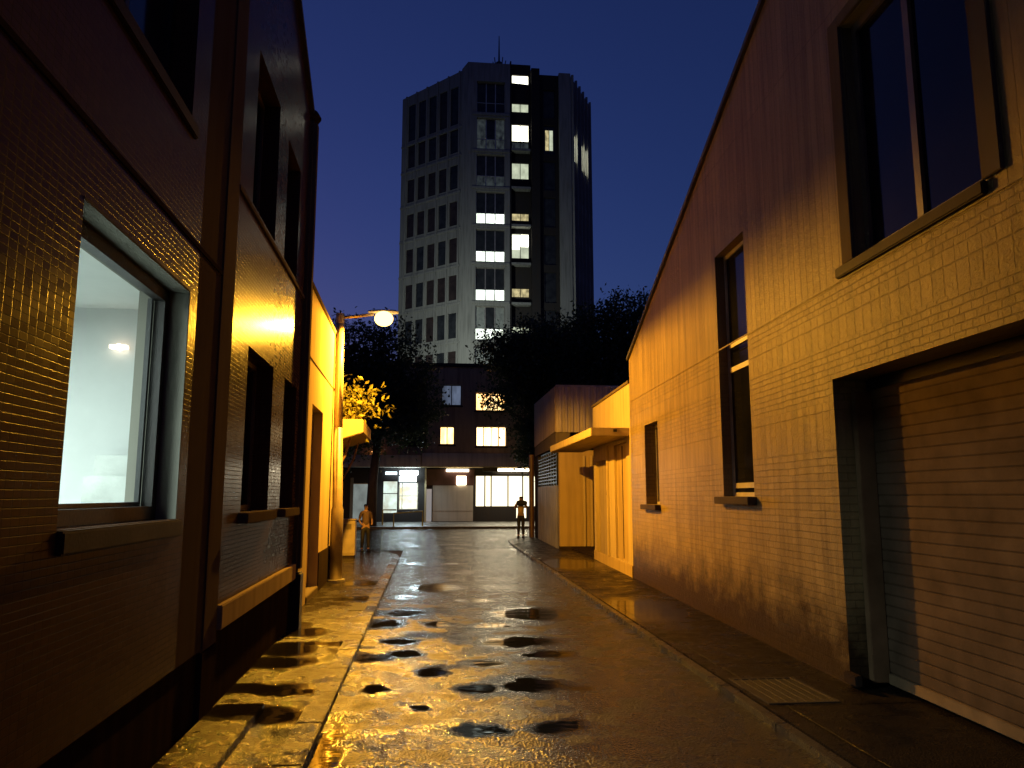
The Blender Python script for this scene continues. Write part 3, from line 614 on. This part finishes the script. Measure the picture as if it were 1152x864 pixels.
m.build('roller_door', render_mat('pale_roller_door', (.55, .50, .44), dirt=(.3, .27, .24)), U, bevel=.006)
m = MB(); FB.box(m, X(-5.12), X(-4.93), .0, .12, .11, 2.9); m.build('pier', M['reveal'], U)
cm = render_mat('fascia_render', (.78, .70, .60), scale=.4, dirt=(.3, .26, .22))
m = MB(); FB.box(m, X(-.62), X(9), .0, 1.5, 3.60, 4.42); m.build('canopy', cm, U, bevel=.02, label='deep plain fascia canopy over the right shops')
m = MB(); FB.box(m, X(-14), X(-.66), .0, 1.2, 3.55, 4.30); m.build('canopy', cm, U, bevel=.02)
m = MB(); FB.box(m, X(-.62), X(6.8), .1, 1.45, 3.56, 3.596); m.build('soffit', M['cream'], U)
def lampbox(name, x0, x1, d0, d1, z0, z1, mat, lab=None):
    m = MB(); FB.box(m, X(x0), X(x1), d0, d1, z0, z1); return m.build(name, mat, U, bevel=.01, label=lab)
tw_ = emis('warm_tube', (1, .86, .58), 9); tc_ = emis('cold_tube', (.72, .93, 1), 14); tc2 = emis('cold_tube_soft', (.66, .86, .95), 4)
lampbox('tube_light', .95, 2.40, .07, .22, 3.30, 3.46, tw_, 'warm tube light above the roller door'); lampbox('tube_light', 4.3, 6.6, .07, .22, 3.34, 3.50, tw_, 'warm tube light above the bright window')
lampbox('tube_light', -2.92, -2.2, .1, .25, 3.1, 3.28, tc2, 'cold tube light'); lampbox('tube_light', -2.0, -.85, .2, .45, 3.08, 3.34, tc_, 'brightest cold tube light'); lampbox('light_box', -2.06, -.95, -.05, .05, 2.64, 3.0, tc2, 'white light box')
lampbox('sign', 1.62, 2.24, .07, .16, 2.45, 3.02, emis('orange_white_sign', (1, .78, .5), 9), 'small square lit sign'); lampbox('sign', 3.26, 4.2, .9, 1.0, 3.30, 3.597, M['black'], 'unlit black hanging sign')
m = MB(); FB.box(m, 0, 34, -9, -.4, 9.6, 9.9); FB.box(m, 0, .3, -9, -.36, .1, 9.6); FB.box(m, 33.7, 34, -9, -.36, .1, 9.6); FB.box(m, .31, 33.69, -9, -8.7, .1, 9.6); m.build('roof', M['roofm'], U)
t = thing('wall_lamp', (-3.69, 49.9, 4.6), 'tiny orange wall lamp glowing above the left shop canopy', 'wall lamp')
m = MB(); m.box(-3.75, -3.63, 49.80, 49.995, 4.55, 4.75); m.build('bracket', M['black'], t); m = MB(); m.tube([(-3.69, 49.7, 4.42), (-3.69, 49.7, 4.54), (-3.69, 49.7, 4.62)], [.1, .15, .08], 10); m.build('lamp_glass', emis('orange_bulb', (1, .42, .12), 3), t)
t = thing('handrail', (-1.4, 41.2, .11), 'yellow painted metal handrail in front of the cold lit shop', 'handrail')
m = MB(); m.tube([(-2.0, 42.5, .11), (-2.0, 42.5, .82), (-.45, 43.2, .92), (-.45, 43.2, .11)], .04, 8); m.build('front_rail', M['rail'], t)
m = MB(); m.tube([(-2.78, 45.5, .11), (-2.78, 45.5, .95), (-2.0, 45.5, .95)], .045, 8); m.build('back_rail', M['rail'], t)

# light spilling from the shops (they are lit lamps in the photograph)
def area(name, loc, rot, sx, sy, e, col, parent=None):
    l = bpy.data.lights.new(name, 'AREA'); l.shape = 'RECTANGLE'; l.size = sx; l.size_y = sy; l.energy = e; l.color = col
    o = bpy.data.objects.new(name, l); COL.objects.link(o); o.location = loc; o.rotation_euler = rot
    if parent: o.parent = parent; o.location = Vector(loc) - parent.location
    return o
area('shop_tube_light', (-1.4, 49.3, 3.0), (R(-25), 0, 0), 1.2, .2, 90, (.7, .92, 1), U)
area('shop_warm_light', (4.8, 49.3, 3.2), (R(-20), 0, 0), 3, .2, 110, (1, .84, .55), U)
area('room_light', LW.P(3.8, -2.1, 3.36), (0, 0, 0), 1.1, .9, 260, (.80, 1, .95), A)

# ------------------------------------------------------------------ tower
TW = thing('office_tower', (8, 76, 0), 'tall concrete tower with rows of windows against the blue sky', 'tower')
TL = Face((-3.65, 77.5), (2.48, 72)); TF = Face((3.05, 71.6), (7.3, 71.6)); TS = Face((7.3, 72.5), (9.5, 72.5)); TP = Face((9.5, 71.9), (10.35, 71.9)); TD = Face((10.35, 72.4), (12.35, 72.4)); TC = Face((12.35, 72.0), (13.55, 72.0)); TR = Face((13.55, 72.0), (16.6, 77.5)); TCH = Face((2.48, 72), (3.05, 71.6))
bays = [(.90 + 1.46 * k, .90 + 1.46 * k + 1.12) for k in range(5)]
rows = [(38.66, 42.7)] + [(38.17 - 3.78 * k - 2.5, 38.17 - 3.78 * k) for k in range(9)]
hl = [(a, b, lo, hi) for a, b in bays for lo, hi in rows]
m = MB(); TL.wall(m, 0, TL.L, 0, lambda u: 43.75 + .06 * u, hl, .45); m.build('left_wall', M['concrete'], TW)
m = MB(); TL.box(m, 0, TL.L, -.449, -.40, 3, 43.4)
for lo, hi in rows: TL.box(m, 0.01, TL.L - .01, .002, .09, lo - .52, lo - .30)
m.build('spandrel_band', M['concrete'], TW)
for k in range(6):
    m = MB(); sx = .58 + 1.46 * k; TL.box(m, sx, sx + .16, .0, .12, 2, 43.78 + .06 * sx); m.build('rib', M['concrete'], TW)
for a, b, lo, hi in hl:
    m = MB(); TL.box(m, a, b, -.14, -.10, lo, hi); TL.box(m, a, b, -.098, -.07, lo + (hi - lo) * .72, lo + (hi - lo) * .72 + .06)
    m.build('window', M['rglass'] if random.random() < .6 else M['bglass'], TW)
frows = [(43.0 - 3.86 * k - 3.3, 43.0 - 3.86 * k) for k in range(8)]
m = MB(); TF.wall(m, 0, 4.25, 0, lambda u: 45.0, [(.92, 3.75, lo, hi) for lo, hi in frows], .5); m.build('front_wall', M['concrete'], TW)
m = MB(); TCH.wall(m, 0, TCH.L, 0, lambda u: 44.4 + .8 * u, [], .3); m.build('corner_wall', M['concrete'], TW)
for lo, hi in frows:
    m = MB(); TF.box(m, .5, 4.2, .0, .10, lo - .35, lo - .12); m.build('window_ledge', M['concrete'], TW)
lit = emis('tower_white_room', (.88, 1, .90), 2.6, .10, (3.0, 1.2), (.55, .62, .5)); litd = emis('tower_dim_room', (.16, .20, .20), .22, .2, (2.4, 1.5), (.02, .022, .025)); lity = emis('tower_yellow_room', (.85, .72, .36), .85, .15, (2.5, 2)); litg = emis('tower_greenish_room', (.60, .66, .48), 1.2, .25, (1.6, 1.2), (.3, .33, .24)); litw = emis('tower_bright_room', (1, 1, .86), 3.6, .25, (1.2, 1.6), (.9, .85, .6))
for k, (lo, hi) in enumerate(frows):
    m = MB(); fz = [lo, lo + 1.12, hi]; xs = [.92, 1.87, 2.80, 3.75]
    for x in xs: TF.box(m, max(.922, x - .05), min(3.748, x + .05), -.40, -.28, lo + .002, hi - .002)
    for z in (lo + .04, lo + 1.12, hi - .04): TF.box(m, .93, 3.74, -.39, -.30, z - .035, z + .035)
    f = m.build('window', M['galv'], TW, label={0: 'dark triple window'}.get(k))
    for i in range(3):
        for j in range(2):
            m = MB(); TF.box(m, xs[i] + .05, xs[i + 1] - .05, -.37, -.34, fz[j] + .04, fz[j + 1] - .04)
            mt = M['bglass']
            if j == 0: mt = lit if k >= 3 else (litd if k in (1, 2) else M['bglass'])
            elif k == 1 and i != 1: mt = litd
            elif k == 7 or (k == 6): mt = M['blind'] if i != 1 or k == 7 else M['bglass']
            m.build('pane', mt, f)
sr = [(43.1, 44.4, litw), (40.35, 41.3, litg), (37.2, 39.0, litw), (35.95, 37.15, litd), (33.2, 34.9, litg), (28.83, 29.6, lity), (24.95, 27.5, litg), (26.2, 27.45, litw), (21.0, 21.9, lity), (17.4, 18.05, litg), (31.9 - .2, 31.8, litd)]
hs = [(.30, 1.98, z0, z1) for z0, z1, _ in sr if not (z0 == 26.2 or z1 - z0 < .3)]
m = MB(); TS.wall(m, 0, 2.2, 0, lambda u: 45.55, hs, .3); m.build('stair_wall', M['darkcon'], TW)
for z0, z1, mt in sr[:10]:
    if z0 == 26.2: continue
    f = MB(); TS.box(f, .30, 1.98, -.2, -.14, z0, z0 + .06); TS.box(f, 1.11, 1.17, -.2, -.14, z0 + .06, z1); ff = f.build('stair_window', M['frame'], TW)
    m = MB(); TS.box(m, .31, 1.97, -.24, -.21, z0 + .01, z1 - .01); m.build('pane', mt, ff)
    if z0 == 24.95:
        m = MB(); TS.box(m, 1.18, 1.96, -.205, -.18, 26.2, 27.45); m.build('pane', litw, ff); m = MB(); TS.box(m, .34, 1.08, -.205, -.18, 25.9, 27.4); m.build('pane', litw, ff)
for z in (36.0, 32.0, 28.1, 24.2, 20.2):
    m = MB(); TS.box(m, .05, 2.1, .0, .75, z - .13, z + .12); m.build('balcony', M['concrete'], TW, bevel=.02)
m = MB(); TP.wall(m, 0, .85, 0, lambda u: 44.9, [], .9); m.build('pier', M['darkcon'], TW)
m = MB(); hd = [(.45, 1.65, 43.3 - 3.86 * k - 3.1 - .4, 43.3 - 3.86 * k - .4) for k in range(7)]
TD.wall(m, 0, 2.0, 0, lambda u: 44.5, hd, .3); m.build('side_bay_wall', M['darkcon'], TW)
for k, h in enumerate(hd):
    m = MB(); TD.box(m, h[0], h[1], -.22, -.18, h[2], h[3]); m.build('window', M['bglass'], TW)
    if k == 1:
        for j in range(2):
            m = MB(); TD.box(m, .65 + j * .42, 1.0 + j * .42, -.178, -.16, h[2] + .45, h[3] - .5); m.build('window', litg if j else lity, TW, label='narrow yellow lit window')
m = MB(); TC.wall(m, 0, 1.2, 0, lambda u: 44.6, [], .7); m.build('column', M['concrete'], TW)
rb = [(.5 + 1.2 * k, .5 + 1.2 * k + .8) for k in range(5)]; rr = [(39.6, 42.8)] + [(38.3 - 3.8 * k - 2.8, 38.3 - 3.8 * k) for k in range(7)]
hr = [(a, b, lo, hi) for a, b in rb for lo, hi in rr]
m = MB(); TR.wall(m, 0, TR.L, 0, lambda u: 44.3, hr, .35); m.build('right_wall', M['concrete'], TW)
for i in range(6):
    m = MB(); TR.box(m, .15 + 1.2 * i, min(TR.L, .30 + 1.2 * i), 0, .25, 2, 44.5); m.build('rib', M['concrete'], TW)
for a, b, lo, hi in hr:
    isl = lo > 35 and lo < 36 and a < 5
    m = MB(); TR.box(m, a, b, -.25, -.2, lo, hi); m.build('window', (litw if a < 1 or 2.5 < a < 4.5 else litg) if isl and (a < 1 or a > 2) else M['bglass'], TW)
m = MB()                                                     # roof slab and body behind the facades
top = [(-3.65, 77.5), (2.48, 72.3), (7.3, 72.3), (12.3, 72.8), (13.4, 72.6), (16.4, 77.5), (16.4, 90), (-3.65, 90)]; n = len(top)
m.add([(x, y, 43.4) for x, y in top] + [(x, y, 43.0) for x, y in top], [tuple(range(n)), tuple(range(n, 2 * n))] + [(i, (i + 1) % n, n + (i + 1) % n, n + i) for i in range(n)])
m.box(-3.65, -3.3, 77.7, 90, 0, 43); m.box(16.2, 16.5, 77.7, 90, 0, 43); m.box(-3.3, 16.2, 89.6, 89.9, 0, 43); m.box(7.31, 7.45, 71.7, 72.48, 0, 45.4); m.box(7.3, 9.5, 72.8, 75, 43.4, 45.5)
m.build('roof', M['darkcon'], TW)
m = MB(); m.tube([(6.3, 73, 44.9), (6.3, 73, 45.9)], .35, 10); m.tube([(6.3, 73, 45.9), (6.3, 73, 48.9)], [.10, .04], 8)
for k in range(5): m.tube([(6.3 + .5 * math.cos(k * 1.3), 73 + .5 * math.sin(k * 1.3), 45.1), (6.3 + .7 * math.cos(k * 1.3), 73 + .7 * math.sin(k * 1.3), 46.2)], .05, 6)
m.build('antenna', M['black'], TW)

# unseen floodlight added on the roof to throw greenish light up the tower
FLm = thing('added_roof_floodlight', (-1, 57.6, 9.9), 'unseen floodlight added on the shop block roof to light the tower', 'floodlight')
m = MB(); m.box(-1.3, -.7, 57.3, 57.7, 9.98, 10.3); m.build('housing', M['galv'], FLm); m = MB(); m.tube([(-1, 57.5, 9.9), (-1, 57.5, 9.98)], .05); m.build('stand', M['galv'], FLm)
sp_ = bpy.data.lights.new('added_tower_flood', 'SPOT'); sp_.energy = 4800; sp_.color = (.93, 1, .88); sp_.spot_size = R(120); sp_.spot_blend = 1; sp_.shadow_soft_size = .4
so = bpy.data.objects.new('added_tower_flood', sp_); COL.objects.link(so); so.location = (-1, 57.8, 10.6); so.rotation_euler = (Vector((2.5, 72, 14)) - so.location).to_track_quat('-Z', 'Y').to_euler()

# ------------------------------------------------------------------ trees
def tree(name, label, base, trunk_pts, lobes, nleaf, size, mat, cat='tree', seed=1, group=None, tr=.2, clump=26):
    rnd = random.Random(seed); root = thing(name, base, label, cat, group)
    m = MB(); n = len(trunk_pts); m.tube(trunk_pts, [tr * (1 - .55 * i / (n - 1)) for i in range(n)], 10); tp = Vector(trunk_pts[-1]); mid = Vector(trunk_pts[max(0, n - 2)])
    for c, r in lobes:
        c = Vector(c); j = mid.lerp(c, .45) + Vector((rnd.uniform(-.4, .4), rnd.uniform(-.4, .4), rnd.uniform(-.2, .3)))
        m.tube([mid, j, c], [tr * .42, tr * .25, tr * .08], 7)
        for k in range(4):
            e = c + Vector([rnd.gauss(0, 1) for _ in range(3)]).normalized() * max(r) * .8; m.tube([j.lerp(c, .5), c.lerp(e, .5), e], [tr * .12, tr * .07, .012], 5)
    m.build('trunk', M['bark'], root, smooth=True)
    m = MB(); vol = sum(r[0] * r[1] * r[2] for c, r in lobes)
    for c, r in lobes:
        k = max(3, int(nleaf / clump * (r[0] * r[1] * r[2]) / vol))
        for _ in range(k):
            d = Vector([rnd.gauss(0, 1) for _ in range(3)]).normalized(); q = rnd.random() ** .42 * (1 + .22 * rnd.random())
            cc = Vector(c) + Vector((d.x * r[0], d.y * r[1], d.z * r[2])) * q; cr = size * rnd.uniform(1.6, 3.6)
            for _ in range(clump):
                o = cc + Vector([rnd.gauss(0, .5) for _ in range(3)]) * cr
                a = Vector([rnd.gauss(0, 1) for _ in range(3)]).normalized(); b = a.cross(Vector([rnd.gauss(0, 1) for _ in range(3)])).normalized(); s_ = size * rnd.uniform(.6, 1.25); up_ = a.cross(b) * s_ * .12
                m.add([o - a * s_ * .5, o - b * s_ * .26 + up_, o + a * s_ * .5, o + b * s_ * .26 + up_], [(0, 1, 2), (0, 2, 3)])
    # remove_doubles in build is harmless here
    m.build('crown', mat, root); return root
tree('street_tree', 'dark tree left of the tower, behind the lamp, in front of the cold lit shop', (-3.3, 43.6, .11), [(-3.3, 43.6, .11), (-3.25, 43.6, 2.6), (-3.0, 43.8, 5.2), (-2.9, 44, 7)],
     [((-4.6, 44, 9.2), (2.6, 2.3, 2.5)), ((-2.6, 44, 8.9), (2.3, 2.2, 2.8)), ((-.9, 43.8, 7.4), (1.5, 1.6, 2.0)), ((-3.2, 43.6, 6.2), (2.6, 2.0, 1.9)), ((-6.2, 44, 7), (2, 2, 3)), ((-.9, 43.6, 5.7), (1.3, 1.3, 1.2)), ((-4.6, 43.4, 4.6), (1.3, 1.2, .9))], 30000, .22, M['leaf'], seed=3, tr=.32)
tree('street_tree', 'dark spreading tree whose left boughs cross the warm lit windows', (7.2, 44.2, .11), [(7.2, 44.2, .11), (7.1, 44.2, 3), (6.6, 44, 5.6), (6.3, 44, 7.5)],
     [((6.6, 44, 9.6), (2.4, 2.2, 2.4)), ((4.3, 44, 9.9), (1.5, 1.5, 1.3)), ((4.6, 43.8, 7.5), (1.5, 1.5, .75)), ((3.4, 43.8, 10.5), (.8, .9, .6)), ((3.2, 43.8, 7.3), (.6, .7, .4)), ((5.9, 43.6, 5.1), (1.2, 1.2, 1.7)), ((5.2, 43.6, 5.7), (.9, .8, .45)), ((7.5, 44, 7.2), (2, 2, 2.4)), ((5.6, 43.4, 4.1), (.5, .6, .5)), ((6.3, 44, 3.9), (.9, .9, .7))], 26000, .24, M['leaf'], seed=5, tr=.3)
tree('street_tree', 'broad dark tree rising behind the corrugated shed, tallest of the trees', (11.5, 45, .11), [(11.5, 45, .11), (11.5, 45, 4), (11.3, 45, 7), (11, 45, 10)],
     [((9.3, 45, 11.2), (2.2, 2.2, 2.0)), ((11.8, 45, 11.8), (2.1, 2.2, 2.3)), ((12.9, 45, 12.6), (1.3, 1.3, 1.4)), ((10.4, 45, 9), (3.2, 2.5, 2.6)), ((13.4, 45, 9.8), (2.2, 2.2, 2.4)), ((9, 44.5, 6.5), (2.6, 2, 2.2)), ((15.5, 45, 9.5), (2.5, 2.2, 3))], 34000, .26, M['leaf'], seed=8, tr=.36)
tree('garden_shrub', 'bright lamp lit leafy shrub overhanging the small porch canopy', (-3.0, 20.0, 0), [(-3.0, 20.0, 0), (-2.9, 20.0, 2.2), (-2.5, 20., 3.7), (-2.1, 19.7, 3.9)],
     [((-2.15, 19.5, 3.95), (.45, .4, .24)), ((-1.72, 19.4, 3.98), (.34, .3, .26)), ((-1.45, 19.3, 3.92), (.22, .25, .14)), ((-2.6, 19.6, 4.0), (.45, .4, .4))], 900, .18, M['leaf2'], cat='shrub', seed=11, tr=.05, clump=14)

# ------------------------------------------------------------------ people
def skin(name, verts, edges, rad, mat, parent, sub=2, rootv=0):
    me = bpy.data.meshes.new(name); rl = parent.location; me.from_pydata([tuple(v) for v in verts], edges, []); o = bpy.data.objects.new(name, me); COL.objects.link(o); o.parent = parent
    me.materials.append(mat); md = o.modifiers.new('skin', 'SKIN'); md.use_smooth_shade = True
    for i, r in enumerate(rad):
        sv = me.skin_vertices[0].data[i]; sv.radius = (r, r) if not isinstance(r, tuple) else r; sv.use_root = i == rootv
    o.modifiers.new('sub', 'SUBSURF').levels = sub; o.modifiers['sub'].render_levels = sub; return o
def person(loc, face, hgt, label, shirt, trousers, pose):
    """a standing adult, local frame: x to the figure's right, y forward"""
    root = thing('person', loc, label, 'person'); root.rotation_euler = (0, 0, face); k = hgt / 1.75
    V = lambda *p: Vector(p) * k
    sp = pose['spread']; ar = pose['arms']
    body = [V(0, 0, .94), V(0, 0, 1.12), V(0, .0, 1.30), V(0, -.01, 1.44), V(0, 0, 1.52), V(0, .01, 1.60), V(0, .015, 1.69)]
    rads = [.125, .115, .135, .09, .052, .082, .068]; ed = [(i, i + 1) for i in range(6)]
    for s in (-1, 1):
        b = len(body); body += [V(s * .09, 0, .90), V(s * (.09 + sp), .01, .50), V(s * (.10 + sp), -.02, .10), V(s * (.11 + sp), .12, .035)]; rads += [.085, .058, .04, .036]; ed += [(0, b), (b, b + 1), (b + 1, b + 2), (b + 2, b + 3)]
        b = len(body); a = [V(s * .18, 0, 1.41)] + [V(s * q[0], q[1], q[2]) for q in ar]; body += a; rads += [.052, .04, .030, .030]; ed += [(3, b), (b, b + 1), (b + 1, b + 2), (b + 2, b + 3)]
    rads = [r * k for r in rads]
    o = skin('body', body, ed, rads, plain('skin', (.40, .24, .16), .55, var=.05), root)
    tv = [V(0, 0, .93), V(0, 0, 1.12), V(0, 0, 1.30), V(0, -.01, 1.43)]; tr_ = [.145, .135, .155, .11]; te = [(0, 1), (1, 2), (2, 3)]
    for s in (-1, 1):
        b = len(tv); tv += [V(s * .18, 0, 1.41), V(s * (.18 + (ar[0][0] - .18) * .85), ar[0][1] * .85, 1.41 + (ar[0][2] - 1.41) * .85)]; tr_ += [.068, .056]; te += [(3, b), (b, b + 1)]
    skin('shirt', tv, te, [r * k for r in tr_], shirt, root)
    lv = [V(0, 0, .97), V(0, 0, .90)]; lr = [.135, .13]; le = [(0, 1)]
    for s in (-1, 1):
        b = len(lv); lv += [V(s * .09, 0, .84), V(s * (.09 + sp), .01, .50), V(s * (.10 + sp), -.02, .13)]; lr += [.098, .074, .06]; le += [(1, b), (b, b + 1), (b + 1, b + 2)]
    skin('trousers', lv, le, [r * k for r in lr], trousers, root)
    for s in (-1, 1): skin('shoe', [V(s * (.10 + sp), -.05, .05), V(s * (.105 + sp), .06, .045), V(s * (.11 + sp), .15, .035)], [(0, 1), (1, 2)], [.075 * k, .07 * k, .055 * k], M['black'], root)
    skin('hair', [V(0, -.02, 1.60), V(0, -.025, 1.68), V(0, 0, 1.73)], [(0, 1), (1, 2)], [.082 * k, .088 * k, .065 * k], plain('dark_hair', (.02, .015, .012), .7), root)
    # face: nose, eyes, ears small
    m = MB(); y = .095 * k
    for s in (-1, 1): m.tube([V(s * .032, .085, 1.645), V(s * .032, .10, 1.645)], .010 * k, 8)
    mo = bpy.data.meshes.new('eyes'); mo.from_pydata(m.v, [], m.f); eo = bpy.data.objects.new('eyes', mo); COL.objects.link(eo); eo.parent = root; mo.materials.append(M['black'])
    return root
dk = plain('dark_trousers', (.018, .017, .02), .7)
pl1 = person((-2.02, 24.6, KH), R(200), 1.48, 'person in tan shirt and dark trousers standing behind the utility cabinet', plain('tan_shirt', (.15, .095, .07), .8), dk, dict(spread=.02, arms=[(.24, -.02, 1.14), (.20, .14, 1.0), (.16, .2, 1.0)]))
pl2 = person((3.72, 32.0, .04), R(170), 1.72, 'person in yellowish shirt and dark trousers at the right corner carrying a dark bundle', plain('yellow_shirt', (.50, .36, .16), .8), dk, dict(spread=.0, arms=[(.27, .06, 1.22), (.22, .24, 1.34), (.12, .30, 1.42)]))
bn = thing('bundle', (3.72, 31.7, 1.46), 'dark lumpy bundle held against the chest of the person at the corner', 'bundle')
skin('cloth', [(-.24, 0, 0), (-.08, 0, .03), (.1, .02, .01), (.25, 0, .02)], [(0, 1), (1, 2), (2, 3)], [.10, .13, .12, .09], plain('dark_cloth', (.02, .022, .018), .85), bn)
sc = thing('shoulder_bag', (-1.93, 24.75, .75), 'dark bag hanging at the side of the person by the cabinet', 'bag')
skin('bag_body', [(-.12, .05, 0), (-.12, .05, .18), (-.12, .04, .3)], [(0, 1), (1, 2)], [.11, .10, .06], dk, sc)

# ------------------------------------------------------------------ dusk sky
W = bpy.data.worlds.new('World'); scn.world = W; W.use_nodes = True; nt = W.node_tree; bg = nt.nodes['Background']
sky = nt.nodes.new('ShaderNodeTexSky'); sky.sky_type = 'NISHITA'; sky.sun_disc = False; sky.sun_elevation = R(-.4); sky.sun_rotation = R(-25); sky.ozone_density = 4.5; sky.air_density = 1; sky.dust_density = .6; sky.altitude = 50
tint = nt.nodes.new('ShaderNodeMix'); tint.data_type = 'RGBA'; tint.blend_type = 'MULTIPLY'; tint.inputs[0].default_value = 1; tint.inputs[7].default_value = (2.6, 1.45, 1.65, 1)
nt.links.new(sky.outputs[0], tint.inputs[6]); nt.links.new(tint.outputs[2], bg.inputs[0]); bg.inputs[1].default_value = .15

scn.view_settings.view_transform = 'Standard'; scn.view_settings.look = 'None'; scn.view_settings.exposure = 0; scn.view_settings.gamma = 1
scn.render.engine = 'CYCLES'; cy = scn.cycles; cy.use_denoising = True; cy.max_bounces = 6; cy.diffuse_bounces = 1; cy.glossy_bounces = 3; cy.transparent_max_bounces = 8; cy.caustics_reflective = False; cy.caustics_refractive = False; cy.sample_clamp_indirect = 4
